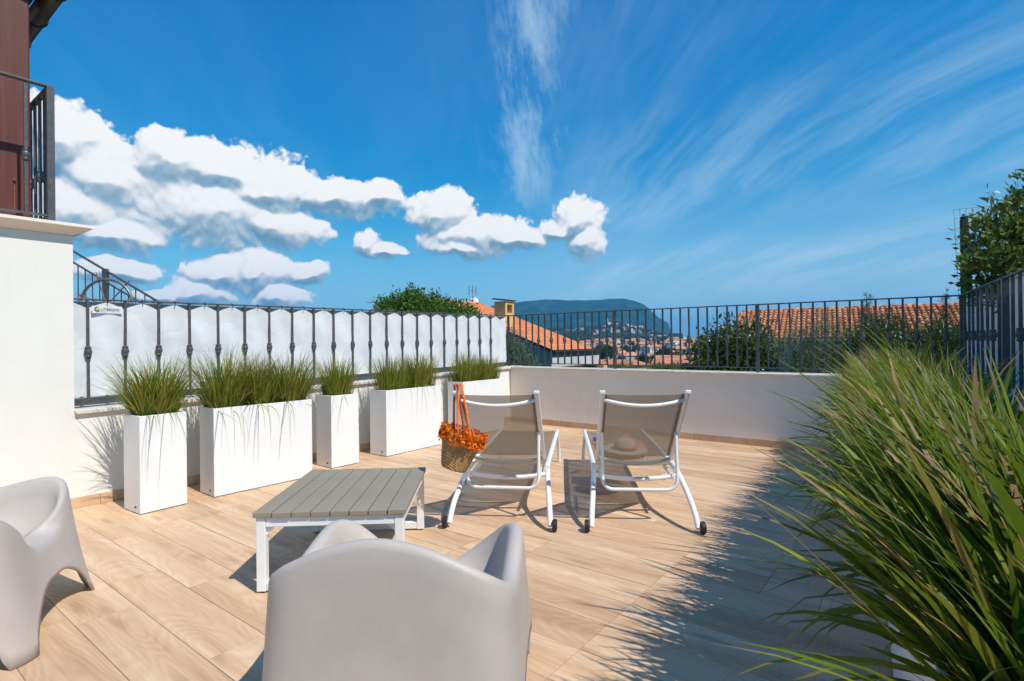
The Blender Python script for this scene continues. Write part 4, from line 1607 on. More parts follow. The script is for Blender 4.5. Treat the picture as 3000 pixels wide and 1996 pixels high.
# hat, towel and bottle on the second lounger
hp = local_pt(c2, d2, -.02, .92, .372)
hat = empty('sun_hat', hp, .4, 'pale straw sun hat lying on the lounger seat', 'hat')
prof = [(.001, .105), (.05, .104), (.078, .092), (.090, .06), (.096, .018)]
MB().lathe(prof[::-1] , 32, Matrix.Rotation(R(4), 4, 'X')).build('crown', M['hat'], hat, smooth=True)
brim = MB().lathe([(.094, .018), (.13, .010), (.175, .012), (.19, .018), (.19, .014), (.13, .005), (.094, .014)], 40, Matrix.Rotation(R(4), 4, 'X'))
brim.build('brim', M['hat'], hat, smooth=True)
MB().lathe([(.0965, .020), (.0945, .045)], 32, Matrix.Rotation(R(4), 4, 'X')).build('ribbon', M['orange_dark'], hat, smooth=True)
tp = local_pt(c2, d2, -.02, 1.24, .352)
tow = empty('beach_towel', tp, .1, 'crumpled rose towel lying on the lounger seat beyond the hat', 'towel')
V, Q = [], []
r = np.random.RandomState(8)
nx, ny = 26, 22
for j in range(ny + 1):
    for i in range(nx + 1):
        u, v = i / nx * 2 - 1, j / ny * 2 - 1
        rr_ = max(abs(u), abs(v))
        z = .012 + (1 - rr_ ** 2) * (.045 + .03 * math.sin(5 * u + 2 * v) + .025 * math.sin(7 * v - 3 * u + 1))
        V.append((u * .22 + .02 * math.sin(4 * v), v * .16 + .02 * math.sin(5 * u), max(.004, z)))
for j in range(ny):
    for i in range(nx):
        a = j * (nx + 1) + i
        Q.append((a, a + 1, a + nx + 2, a + nx + 1))
o = link('cloth', np_mesh('cloth', V, Q, M['towel'], smooth=True), None, tow)
o.modifiers.new('solid', 'SOLIDIFY').thickness = .008
bp = local_pt(c2, d2, -.20, 1.55, .372)
bot = empty('lotion_bottle', bp, .9, 'small blue and white lotion bottle on the lounger seat', 'bottle')
MB().lathe([(.001, -.07), (.02, -.068), (.023, -.06), (.023, .035), (.012, .05)], 16, Matrix.Rotation(R(90), 4, 'Y')).build('bottle_body', M['bottle'], bot, smooth=True, auto=True)
MB().lathe([(.012, .05), (.013, .051), (.013, .075), (.001, .076)], 12, Matrix.Rotation(R(90), 4, 'Y')).build('cap', M['white_metal'], bot, smooth=True, auto=True)


# ------------------------------------------------------------------ white neighbouring wall and wire fence beyond the right railing
Rn = Vector((Rd.y, -Rd.x, 0))
nw = empty('neighbour_wall', B_IN, ang(-Rd), 'plain white wall standing behind the railing at the grass bed', 'wall')
MB().box(-1.6, 7, .30, .50, -4.2, 1.77).build('wall_body', M['bright_wall'], nw, bevel=.01)
MB().box(-1.62, 7, .28, .52, 1.772, 1.80).build('wall_cap', M['coping'], nw)


def wire_fence():
    dep = 5.75
    p0 = D(2822, 860, dep)
    root = empty('wire_fence', (p0.x, p0.y, -1.0), R(-28), 'green wire mesh fence with dark posts rising behind the leafy shrub', 'fence')
    zt = D(2822, 612, dep).z + 1.0
    MB().tube([(0, 0, 0), (0, 0, zt - .12)], .022, 8).build('post', M['green_wire'], root)
    MB().tube([(.05, .02, zt - .9), (.02, .02, zt - .08)], .035, 8).build('brace', M['black'], root)
    MB().tube([(.75, .1, 0), (.75, .1, zt - .1)], .022, 8).build('post', M['green_wire'], root)
    def sheet(name, x0, x1, lean):
        mb = MB()
        for k in range(int((x1 - x0) / .05) + 1):
            x = x0 + k * .05
            mb.tube([(x, .02, zt - 1.3), (x - lean, .0, zt)], .0016, 4)
        for k in range(14):
            z = zt - k * .1
            mb.tube([(x0 - lean * (1 - k * .1 / 1.3), 0, z), (x1 - lean * (1 - k * .1 / 1.3), .03, z)], .0016, 4)
        o = mb.build(name, M['green_wire'], root)
    sheet('wire_mesh', -.02, .9, .05)


wire_fence()


# ------------------------------------------------------------------ leaves and trees
def leaf_arrays(seed, blobs, n, ll, lw, cl=26, spread=.16, shell=.55, up_=.25, fold=.25):
    """leaf-sized quads gathered in twig clumps spread through the lobes of a crown; blobs: (centre, radii)"""
    r = np.random.RandomState(seed)
    B = [(np.array(c, float), np.array(q if hasattr(q, '__len__') else (q, q, q), float)) for c, q in blobs]
    vol = np.array([q.prod() ** .75 for _, q in B])
    nc = max(3, n // cl)
    which = r.choice(len(B), nc, p=vol / vol.sum())
    d = r.normal(0, 1, (nc, 3)); d /= np.linalg.norm(d, axis=1)[:, None]
    rad = r.uniform(shell, 1.05, nc)[:, None] ** .8
    cen = np.array([B[w][0] for w in which]); qq = np.array([B[w][1] for w in which])
    cc = cen + d * qq * rad
    size = qq.mean(1) * spread
    k = r.randint(0, nc, n)
    tw = r.normal(0, 1, (n, 3)) * size[k][:, None]
    p = cc[k] + tw
    out = d[k] * .8 + r.normal(0, .55, (n, 3)) + np.array([0, 0, up_])
    out /= np.linalg.norm(out, axis=1)[:, None]
    side = np.cross(out, r.normal(0, 1, (n, 3))); side /= np.linalg.norm(side, axis=1)[:, None]
    nr = np.cross(side, out)
    L = (ll * r.uniform(.6, 1.25, n))[:, None]; W = (lw * r.uniform(.7, 1.2, n))[:, None]
    a = p; b = p + out * L * .5 + side * W * .5 + nr * W * fold
    c = p + out * L; e = p + out * L * .5 - side * W * .5 + nr * W * fold
    V = np.stack([a, b, c, e], 1).reshape(-1, 3)
    Q = np.arange(4 * n).reshape(n, 4)
    rn = np.repeat(np.clip(r.rand(nc)[k] * .55 + r.rand(n) * .45, 0, 1), 4)
    return V, Q, rn, np.tile([0, .5, 1, .5], n), cc


def tree(name, loc, blobs, n, ll, lw, mat, label, cat='tree', group=None, seed=1, trunk=(.09, None), limbs=14, **kw):
    root = empty(name, loc, 0, label, cat, group)
    V, Q, rn, t, cc = leaf_arrays(seed, blobs, n, ll, lw, **kw)
    link('crown', np_mesh('crown', V, Q, mat, rn, t), None, root)
    rr = random.Random(seed)
    top = max(b[0][2] for b in blobs)
    cx = sum(b[0][0] for b in blobs) / len(blobs); cy = sum(b[0][1] for b in blobs) / len(blobs)
    r0 = trunk[0]
    mb = MB()
    mb.tube(smooth_path([(0, 0, 0), (cx * .3 + r0 * .5, cy * .3, top * .35), (cx * .8, cy * .8, top * .75), (cx, cy, top)], 4), [r0 * (1 - .75 * i / 12) for i in range(13)], 8)
    for i in range(limbs):
        q = Vector(cc[rr.randrange(len(cc))])
        h = rr.uniform(.35, .85)
        s = Vector((cx * h, cy * h, top * h))
        m_ = s.lerp(q, .5) + Vector((0, 0, -.08 * (q - s).length))
        mb.tube(smooth_path([s, m_, q], 3), [r0 * .38 * (1 - .13 * k) for k in range(7)], 5)
    mb.build('trunk', M['bark'], root, smooth=True)
    return root


GZ = -4.2
def at_px(px, dep):
    p = D(px, 998, dep)
    return Vector((p.x, dep, 0))


def zpx(px, py, dep):
    return D(px, py, dep).z


# leafy tree behind the white sheet
q = at_px(1245, 24)
TZ = .75
s_ = 24 / F_PX
tree('broadleaf_tree', (q.x, q.y, GZ - 1 + TZ), [((-1.9, 0, 6.3), (.8, 1.2, .8)), ((-1.2, .2, 6.9), (1.0, 1.3, 1.0)), ((-.6, 0, 7.5), (.42, .6, .75)), ((.1, 0, 6.9), (1.1, 1.4, 1.0)), ((1.2, .1, 6.7), (1.1, 1.3, .9)), ((2.0, 0, 6.35), (.6, 1, .75)), ((.2, 0, 5.6), (2.4, 1.8, 1.2)), ((-2.9, .2, 5.75), (.9, 1.0, .75))],
     42000, .15, .08, M['leaf_mid'], 'bushy green tree rising above the white windbreak sheet', seed=3, trunk=(.16, 0), shell=.35, spread=.12)

# evergreen with big glossy leaves
q = at_px(2150, 14)
tree('magnolia_tree', (q.x, q.y, GZ + .1), [((-.55, 0, 4.9), (.55, .6, .62)), ((.15, 0, 5.30), (.62, .7, .62)), ((.62, .1, 4.85), (.55, .6, .6)), ((-.3, 0, 4.2), (.85, .8, .7)), ((.5, 0, 4.1), (.8, .8, .75)), ((0, 0, 3.3), (1.15, .9, .9))],
     11000, .15, .066, M['leaf_magnolia'], 'evergreen tree with big glossy leaves beside the tiled roof', seed=5, trunk=(.07, 0), shell=.3, spread=.22, cl=12)

q = at_px(2385, 13)
tree('olive_tree', (q.x, q.y, GZ + .32), [((-.45, 0, 4.75), (.55, .5, .6)), ((.2, 0, 5.05), (.55, .5, .72)), ((.62, 0, 4.6), (.45, .5, .55)), ((0, 0, 4.1), (1.0, .7, .8)), ((0, 0, 3.3), (1.15, .8, .8))],
     46000, .060, .014, M['leaf_olive'], 'grey-green olive tree in front of the tiled roof', seed=6, trunk=(.07, 0), shell=.25, spread=.2, cl=30)

q = at_px(2570, 11)
tree('dark_shrub', (q.x, q.y, GZ + .22), [((-.3, 0, 4.9), (.5, .5, .55)), ((.25, 0, 5.2), (.55, .5, .5)), ((-.05, -.3, 4.2), (.9, .6, .8)), ((.1, -.3, 3.3), (1.1, .7, .9))],
     30000, .080, .026, M['leaf_dark'], 'dark feathery shrub in front of the tiled roof, next to the olive', seed=7, trunk=(.06, 0), shell=.25, spread=.2)
q = at_px(2715, 9.5)
tree('dark_shrub', (q.x, q.y, GZ + .06), [((-.35, 0, 5.0), (.45, .5, .45)), ((.25, 0, 5.2), (.45, .5, .5)), ((.0, -.2, 4.5), (.8, .6, .7)), ((.0, -.2, 3.5), (.9, .6, .9))],
     30000, .080, .026, M['leaf_dark'], 'dark feathery shrub against the railing corner by the wire fence', seed=8, trunk=(.06, 0), shell=.25, spread=.2)


def conifer_tip(px, py_top, dep, label, seed):
    q = at_px(px, dep)
    zt = zpx(px, py_top, dep) - GZ
    blobs = []
    rr = random.Random(seed)
    for k in range(9):
        t = k / 8
        z = zt - .1 - t * 1.5
        blobs.append(((rr.uniform(-.05, .05) * (1 + t * 3), 0, z), (.07 + .42 * t, .07 + .4 * t, .16)))
    tree('young_conifer', (q.x, q.y, GZ), blobs, 2600, .10, .016, M['leaf_dark'], label, seed=seed, trunk=(.05, 0), shell=.1, spread=.22, limbs=8)


conifer_tip(2540, 848, 20, 'thin conifer tip poking above the tiled roof ridge near the olive', 21)
conifer_tip(2772, 856, 19, 'thin conifer tip poking above the tiled roof ridge near the wire fence', 22)

# big shrub leaning over the white wall on the right
q = at_px(2985, 4.9)
tree('red_tipped_shrub', (q.x, q.y, -1.2), [((.42, .2, 3.55), (.50, .5, .42)), ((.05, .1, 3.36), (.36, .4, .30)), ((.5, 0, 3.15), (.6, .5, .42)), ((-.22, 0, 3.08), (.26, .3, .20)), ((.12, 0, 2.92), (.45, .4, .22)), ((1.0, .2, 3.6), (.6, .6, .6)), ((-.42, 0, 3.20), (.16, .2, .07)), ((.30, .1, 3.86), (.22, .3, .14))],
     12000, .080, .032, M['leaf_photinia'], 'dense shrub with reddish young leaves leaning over the white wall', 'shrub', seed=12, trunk=(.05, 0), shell=.25, spread=.15, cl=16, limbs=26)

# climbing olive-like shrub beside the brick house
q = at_px(1500, 15)
tree('garden_shrub', (q.x, q.y, GZ), [((-.15, 0, 5.35), (.40, .4, .55)), ((.12, 0, 4.95), (.5, .5, .6)), ((.42, 0, 4.5), (.5, .5, .6)), ((0, 0, 3.8), (1.0, .8, 1.0))],
     34000, .065, .02, M['leaf_olive'], 'grey-green shrub in front of the brick gable', 'shrub', seed=14, trunk=(.05, 0), shell=.2, spread=.2)


# ------------------------------------------------------------------ land, hill and sea
def vnoise(x, y, seed):
    r = np.random.RandomState(seed)
    T = r.rand(64, 64)
    xi, yi = np.floor(x).astype(int), np.floor(y).astype(int)
    fx, fy = x - xi, y - yi
    fx, fy = fx * fx * (3 - 2 * fx), fy * fy * (3 - 2 * fy)
    g = lambda a, b: T[a % 64, b % 64]
    return (g(xi, yi) * (1 - fx) + g(xi + 1, yi) * fx) * (1 - fy) + (g(xi, yi + 1) * (1 - fx) + g(xi + 1, yi + 1) * fx) * fy


def fbm(x, y, oct_=5, seed=0):
    s, a = 0, .5
    for k in range(oct_):
        s = s + a * vnoise(x * 2 ** k + 17.3 * k, y * 2 ** k + 5.1 * k, seed + k)
        a *= .5
    return s


HILL_PX = [1000, 1150, 1300, 1400, 1440, 1480, 1530, 1580, 1650, 1720, 1760, 1790, 1830, 1860, 1885, 1900, 1915, 1930, 1945, 1958, 1966, 1970, 1974]
HILL_Y = [985, 965, 935, 910, 896, 886, 881, 879.5, 883, 887, 886, 883, 883, 888, 897, 907, 923, 936, 946, 954, 964, 985, 1012]
HILL_U = [(p - 1500) / F_PX for p in HILL_PX]
HILL_Z = [(1001.5 - y) / F_PX * 4600 for y in HILL_Y]


def ground_h(x, y):
    x, y = np.asarray(x, float), np.asarray(y, float)
    r = np.hypot(x, y)
    u = np.where(y > 1, x / np.maximum(y, 1), np.where(x > 0, 9, -9))
    z = np.interp(r, [0, 14, 22, 45, 80, 150, 250, 480, 700, 900, 1200, 1500, 1800, 2200, 2700, 3200, 9000], [-4.3, -4.3, -4.6, -6, -7.5, -10, -12, -14, -12.5, -9, -4, 1, 10, 14, 4, 10, 10])
    z = z + np.interp(r, [100, 600, 3000], [0, 3, 14]) * (fbm(x / 260, y / 260, 4, 3) - .5)
    z = z + 40 * np.exp(-((u - .20) / .060) ** 2 - ((r - 1950) / 330) ** 2)
    z = z + 34 * np.exp(-((u - .06) / .10) ** 2 - ((r - 2100) / 380) ** 2)
    hz = np.interp(u, HILL_U, HILL_Z, left=60, right=-40)
    prof = np.interp(r, [2500, 3000, 3500, 4100, 4600, 5200, 6200, 7500], [0, .12, .42, .84, 1.0, .9, .4, .0])
    gul = 1 + .16 * (fbm(x / 420, y / 700, 5, 9) - .5) * (prof < .98)
    z = z + np.where(hz > 0, hz * prof * gul, 0)
    coast = np.interp(r, [1150, 1500, 2600, 9000], [.42, .345, .302, .298])
    m = np.clip((u - coast) / .012, 0, 1) * np.clip((r - 1050) / 250, 0, 1) * (y > 0)
    m = m * m * (3 - 2 * m)
    return z * (1 - m) + (-85) * m


def build_land():
    az = np.concatenate([np.arange(-180, -10, 3.0), np.arange(-10, 27, .07), np.arange(27, 180, 3.0)])
    rr = np.concatenate([[0.5], np.geomspace(6, 9500, 150)])
    A, RR = np.meshgrid(np.radians(az), rr)
    X, Y = RR * np.sin(A), RR * np.cos(A)
    Z = ground_h(X, Y)
    n1, n0 = X.shape
    V = np.stack([X, Y, Z], 2).reshape(-1, 3)
    i, j = np.meshgrid(np.arange(n0), np.arange(n1 - 1))
    k = (i + 1) % n0
    Q = np.stack([j * n0 + i, (j + 1) * n0 + i, (j + 1) * n0 + k, j * n0 + k], 2).reshape(-1, 4)
    o = link('land', np_mesh('land', V, Q[:, ::-1], M['land'], smooth=True), None)
    o['kind'] = 'structure'
    s = MB().add([(-25000, -25000, -70), (25000, -25000, -70), (25000, 25000, -70), (-25000, 25000, -70)], ((0, 1, 2, 3),)).build('sea', M['sea'])
    s['kind'] = 'structure'


build_land()


# ------------------------------------------------------------------ roofs with real tiles
def corrugated(p0, along, down, nrm, length, run, pitch=.22, row=.34, amp=.05, seed=0):
    """sheet of overlapping barrel tiles: arrays of verts and quads"""
    nc = int(round(length / pitch)); pitch = length / nc
    nr = int(round(run / row)); row = run / nr
    r = np.random.RandomState(seed)
    V, Q, rn = [], [], []
    prof = [(-.5, 0), (-.33, .75), (-.0, 1.0), (.33, .75), (.5, 0)]
    p0, along, down, nrm = [np.array(v, float) for v in (p0, along, down, nrm)]
    for c in range(nc):
        for k in range(nr):
            b = len(V)
            rv = r.rand()
            for (t, lift) in ((0, .0), (1.06, .022)):
                for (s_, h) in prof:
                    w_ = pitch * (.94 + .10 * t)
                    V.append(p0 + along * ((c + .5) * pitch + s_ * w_) + down * ((k + t) * row) + nrm * (h * amp + lift))
                    rn.append(rv)
            for m_ in range(4):
                Q.append((b + m_, b + m_ + 1, b + m_ + 6, b + m_ + 5))
    return np.array(V), np.array(Q), np.array(rn)


def build_orange_house():
    k = 32 / 18
    E1 = Vector((1.35 * k, 32, 0)); ze = .78
    rise = .36
    out = -Bd                       # from the eave up to the ridge (to the left and away)
    LE, RUN = 4.9, 10.0
    sl = math.hypot(1, rise)
    zg = float(ground_h(E1.x, E1.y)) - .3
    root = empty('brick_house', (E1.x, E1.y, zg), ang(Ld), 'brick house with a bright orange tiled roof beyond the railing corner', 'house')
    # local frame: x along the eave (away), y up the slope
    h = ze - zg
    dn = np.array([0, -1, -rise]) / sl
    nm = np.array([0, -rise, 1]) / sl
    top = (0, RUN, h + RUN * rise)
    V, Q, rn = corrugated(top, (1, 0, 0), dn, nm, LE, RUN * sl, .2, .36, .05, 3)
    rf = link('roof', np_mesh('roof', V, Q, M['tile_orange'], rn, smooth=True), None, root)
    # far slope and deck
    MB().add([(.02, 0, h - .05), (LE - .02, 0, h - .05), (LE - .02, RUN, h - .05 + RUN * rise), (.02, RUN, h - .05 + RUN * rise), (LE - .02, RUN * 2, h - .05), (.02, RUN * 2, h - .05)],
             ((0, 1, 2, 3), (3, 2, 4, 5))).build('roof_deck', M['tile_orange'], rf)
    for x in (-.04, LE + .04):
        MB().beam((x, -.05, h - .06), (x, RUN, h - .06 + RUN * rise), .07, .16, nm).build('verge_board', M['dark_wood'], rf)
    MB().tube([(0, -.06, h - .06), (LE, -.06, h - .06)], .07, 8).build('gutter', M['dark_wood'], rf)
    # white concrete band under the eave and the walls behind it
    MB().box(-.0, LE + .8, .12, .32, h - .98, h - .42).build('white_band', M['concrete'], root)
    MB().add([(.0, .13, h - .98), (.0, 2.2, h - .98), (.0, 2.2, h - .12 + 2.2 * rise), (.0, .13, h - .12), (.12, .13, h - .98), (.12, 2.2, h - .98), (.12, 2.2, h - .12 + 2.2 * rise), (.12, .13, h - .12)],
             ((3, 2, 1, 0), (4, 5, 6, 7), (0, 1, 5, 4), (1, 2, 6, 5), (2, 3, 7, 6), (3, 0, 4, 7))).build('grey_gable_panel', M['fascia'], root)
    MB().box(.14, LE - .2, .33, .5, h - .42, h - .1).build('eave_wall', M['fascia'], root)
    gw = MB()
    gw.add([(.30, .6, -1), (LE - .3, .6, -1), (LE - .3, 2 * RUN - .6, -1), (.30, 2 * RUN - .6, -1),
            (.30, .6, h - .15 + .6 * rise), (LE - .3, .6, h - .15 + .6 * rise), (LE - .3, 2 * RUN - .6, h - .15 + .6 * rise), (.30, 2 * RUN - .6, h - .15 + .6 * rise),
            (.30, RUN, h - .15 + RUN * rise), (LE - .3, RUN, h - .15 + RUN * rise)],
           ((0, 1, 5, 4), (2, 3, 7, 6), (3, 0, 4, 8, 7), (1, 2, 6, 9, 5)))
    gw.build('wall', M['brick'], root)
    for (x, z) in ((1.6, h - 2.1), (3.2, h - 2.1)):
        w_ = MB().box(x - .45, x + .45, .55, .60, z - .7, z + .5).build('window', M['glass'], root)
        MB().box(x - .5, x + .5, .52, .56, z + .501, z + .58).box(x - .03, x + .03, .53, .551, z - .69, z + .49).build('window_frame', M['white_metal'], w_)
    # chimney with an arched opening, at the upper part of the slope
    cy = 4.68
    zc = h + cy * rise
    ch = empty('x')
    bpy.data.objects.remove(ch)
    cm = MB()
    w2, hgt = .46, 1.50
    x0 = 1.35
    cm.box(x0 - w2, x0 + w2, cy - w2, cy + w2, zc - .5, zc + hgt - .75)
    cm.box(x0 - w2, x0 - w2 + .2, cy - w2, cy + w2, zc + hgt - .75, zc + hgt)
    cm.box(x0 + w2 - .2, x0 + w2, cy - w2, cy + w2, zc + hgt - .75, zc + hgt)
    cm.box(x0 - w2 + .2, x0 + w2 - .2, cy - w2 + .001, cy + w2 - .001, zc + hgt - .2, zc + hgt)
    c = cm.build('chimney', M['ochre'], rf)
    MB().box(x0 - .21, x0 + .21, cy - .1, cy + .1, zc + hgt - .74, zc + hgt - .21).build('flue', M['black'], c)
    MB().add([(x0 - w2 - .1, cy - w2 - .1, zc + hgt), (x0 + w2 + .1, cy - w2 - .1, zc + hgt), (x0 + w2 + .1, cy + w2 + .1, zc + hgt + .16), (x0 - w2 - .1, cy + w2 + .1, zc + hgt + .16),
              (x0 - w2 - .1, cy - w2 - .1, zc + hgt + .09), (x0 + w2 + .1, cy - w2 - .1, zc + hgt + .09), (x0 + w2 + .1, cy + w2 + .1, zc + hgt + .25), (x0 - w2 - .1, cy + w2 + .1, zc + hgt + .25)],
             ((3, 2, 1, 0), (4, 5, 6, 7), (0, 1, 5, 4), (1, 2, 6, 5), (2, 3, 7, 6), (3, 0, 4, 7))).build('chimney_cap', M['dark_wood'], c)
    # low annexe with its own small chimney
    MB().box(LE - .6, LE + 2.6, -1.4, .1, -1, h - 2.75).build('annexe_wall', M['brick'], root)
    V, Q, rn = corrugated((LE - .8, .1, h - 2.1), (1, 0, 0), np.array([0, -1, -.3]) / 1.044, np.array([0, -.3, 1]) / 1.044, 3.6, 2.0, .2, .36, .05, 5)
    link('annexe_roof', np_mesh('annexe_roof', V, Q, M['tile_orange'], rn, smooth=True), None, root)
    MB().box(LE + .35, LE + .85, -.5, 0, h - 2.6, h - 1.05).build('small_chimney', M['ochre'], root)
    # satellite dish and aerial on the ridge
    g = lambda px, py: root.matrix_world.inverted() @ D(px, py, 41.5)
    bpy.context.view_layer.update()
    dp = g(1385, 884)
    dish = empty('satellite_dish', D(1385, 906, 41.5), 0, 'round white satellite dish with an aerial mast at the orange roof ridge', 'dish')
    Md = Matrix.Translation((0, 0, .55)) @ Matrix.Rotation(R(72), 4, 'X') @ Matrix.Rotation(R(-20), 4, 'Y')
    MB().lathe([(.001, .0), (.2, -.02), (.36, -.07), (.42, -.11), (.40, -.12), (.2, -.04), (.001, -.02)], 24, Md).build('reflector', M['dish'], dish, smooth=True)
    MB().tube([(0, 0, -.6), (0, 0, 1.85)], .025, 6).build('mast', M['iron_lit'], dish)
    MB().tube([(0, -.05, .4), (.05, -.55, .62)], .015, 5).build('feed_arm', M['iron_lit'], dish)
    for (x, z0, z1) in ((-.26, 1.05, 1.75), (.26, 1.05, 1.75), (0, 1.2, 1.7)):
        MB().tube([(x, 0, z0), (x, 0, z1)], .03, 5).tube([(0, 0, (z0 + z1) / 2), (x + .001, 0, (z0 + z1) / 2)], .015, 5).build('antenna_panel', M['iron_lit'], dish)


build_orange_house()


def build_tiled_house():
    zr = 2.80
    a, b = at_px(2176, 30.3), at_px(2905, 25.0)
    d = (b - a).normalized()
    LE = (b - a).length
    zg = -5.5
    root = empty('tiled_roof_house', (a.x, a.y, zg), ang(d), 'long house roof of weathered terracotta barrel tiles beyond the trees', 'house')
    h = zr - zg
    rise, RUN = .40, 3.9
    sl = math.hypot(1, rise)
    dn = np.array([0, -1, -rise]) / sl
    nm = np.array([0, -rise, 1]) / sl
    pitch, row = .225, .37
    nc, nr = int(LE / pitch), int(RUN * sl / row)
    tm = MB()
    prof = [(-.5, 0), (-.38, .62), (-.14, .97), (.14, .97), (.38, .62), (.5, 0)]
    # one tile: local x across, y down the slope, z up
    for (t, lift, k) in ((0, 0, .80), (1.12, .03, 1.0)):
        for (s_, hh) in prof:
            tm.v.append((s_ * pitch * .92 * k, -t * row, hh * .085 * k + lift))
    for (t, lift, k) in ((1.12, .012, .80),):
        for (s_, hh) in prof:
            tm.v.append((s_ * pitch * .92 * k, -t * row, hh * .085 * k + lift))
    for m_ in range(5):
        tm.f.append((m_, m_ + 6, m_ + 7, m_ + 1)); tm.mi.append(0)
        tm.f.append((m_ + 6, m_ + 12, m_ + 13, m_ + 7)); tm.mi.append(0)
    TM = tm.mesh('roof_tile', M['tile'], False)
    ax = math.atan2(rise, 1)
    deck = MB().add([(0, 0, h), (LE, 0, h), (LE, -RUN, h - RUN * rise), (0, -RUN, h - RUN * rise), (LE, RUN, h - RUN * rise), (0, RUN, h - RUN * rise)], ((0, 3, 2, 1), (0, 1, 4, 5)))
    rf = deck.build('roof', M['tile'], root)
    rr = random.Random(4)
    cells = [(c, k) for c in range(nc) for k in range(nr)]
    # the upper rows show above the trees: those 300 tiles are single pieces
    vis = sorted(cells, key=lambda q: (q[1], q[0] if q[0] < 46 else 100 + q[0]))[:300]
    vset = set(vis)
    rest_v, rest_q, rest_r = [], [], []
    base = np.array([v.co[:] for v in TM.vertices])
    quads = np.array([p.vertices[:] for p in TM.polygons])
    ca, sa = math.cos(ax), math.sin(ax)
    for (c, k) in cells:
        x = (c + .5) * pitch
        y, z = -k * row / sl, h - k * row * rise / sl + .012
        jx, jr = rr.uniform(-.008, .008), rr.uniform(-.02, .02)
        if (c, k) in vset:
            link('roof_tile', TM, None, rf, (x + jx, y, z), (ax, 0, jr))
        else:
            P = base.copy()
            Y, Z = P[:, 1] * ca - P[:, 2] * sa, P[:, 1] * sa + P[:, 2] * ca
            P = np.stack([P[:, 0] + x + jx, Y + y, Z + z], 1)
            rest_q.append(quads + len(rest_v) * len(base)); rest_v.append(P); rest_r += [rr.random()] * len(base)
    o = link('lower_roof_tiles', np_mesh('lower_roof_tiles', np.concatenate(rest_v), np.concatenate(rest_q), M['tile'], np.array(rest_r)), None, rf)
    o['kind'] = 'stuff'
    rt_ = MB().lathe([(.10, 0), (.125, .44)], 10).mesh('ridge_tile', M['tile'], True)
    for k in range(int(LE / .40)):
        link('ridge_tile', rt_, None, rf, (k * .40 - .02, 0, h + .02 + rr.uniform(-.01, .01)), (0, R(90), 0))
    for k in range(int(RUN * sl / .4)):
        link('verge_tile', rt_, None, rf, (-.02, -k * .4 / sl - .1, h - (k * .4 / sl + .1) * rise + .0), (R(90) + ax, 0, 0))
    MB().box(.35, LE, -RUN + .55, RUN - .55, -1, h - RUN * rise - .03).build('wall', M['white_wall'], root)
    MB().box(.0, LE, -RUN + .02, -RUN + .5, h - RUN * rise - .16, h - RUN * rise - .04).build('soffit', M['dark_wood'], root)
    for x in (3.0, 6.2, 9.6):
        w_ = MB().box(x - .5, x + .5, -RUN + .50, -RUN + .56, h - RUN * rise - 1.7, h - RUN * rise - .5).build('window', M['glass'], root)
        MB().box(x - .56, x + .56, -RUN + .46, -RUN + .50, h - RUN * rise - .5, h - RUN * rise - .42).box(x - .6, x + .6, -RUN + .44, -RUN + .52, h - RUN * rise - 1.78, h - RUN * rise - 1.7).build('window_frame', M['white_metal'], w_)


build_tiled_house()

# ------------------------------------------------------------------ the town
WALLS = {'cream': (.62, .54, .40), 'white': (.74, .72, .68), 'pink': (.60, .36, .26), 'ochre': (.58, .40, .18), 'grey': (.42, .43, .43)}
WMAT = {k: material('wall_' + k, c, .9, .08, .4) for k, c in WALLS.items()}
RMAT = [material('town_roof_' + str(i), c, .9, .25, 1.2) for i, c in enumerate([(.50, .19, .10), (.58, .25, .13), (.44, .17, .095)])]
WIN = {}


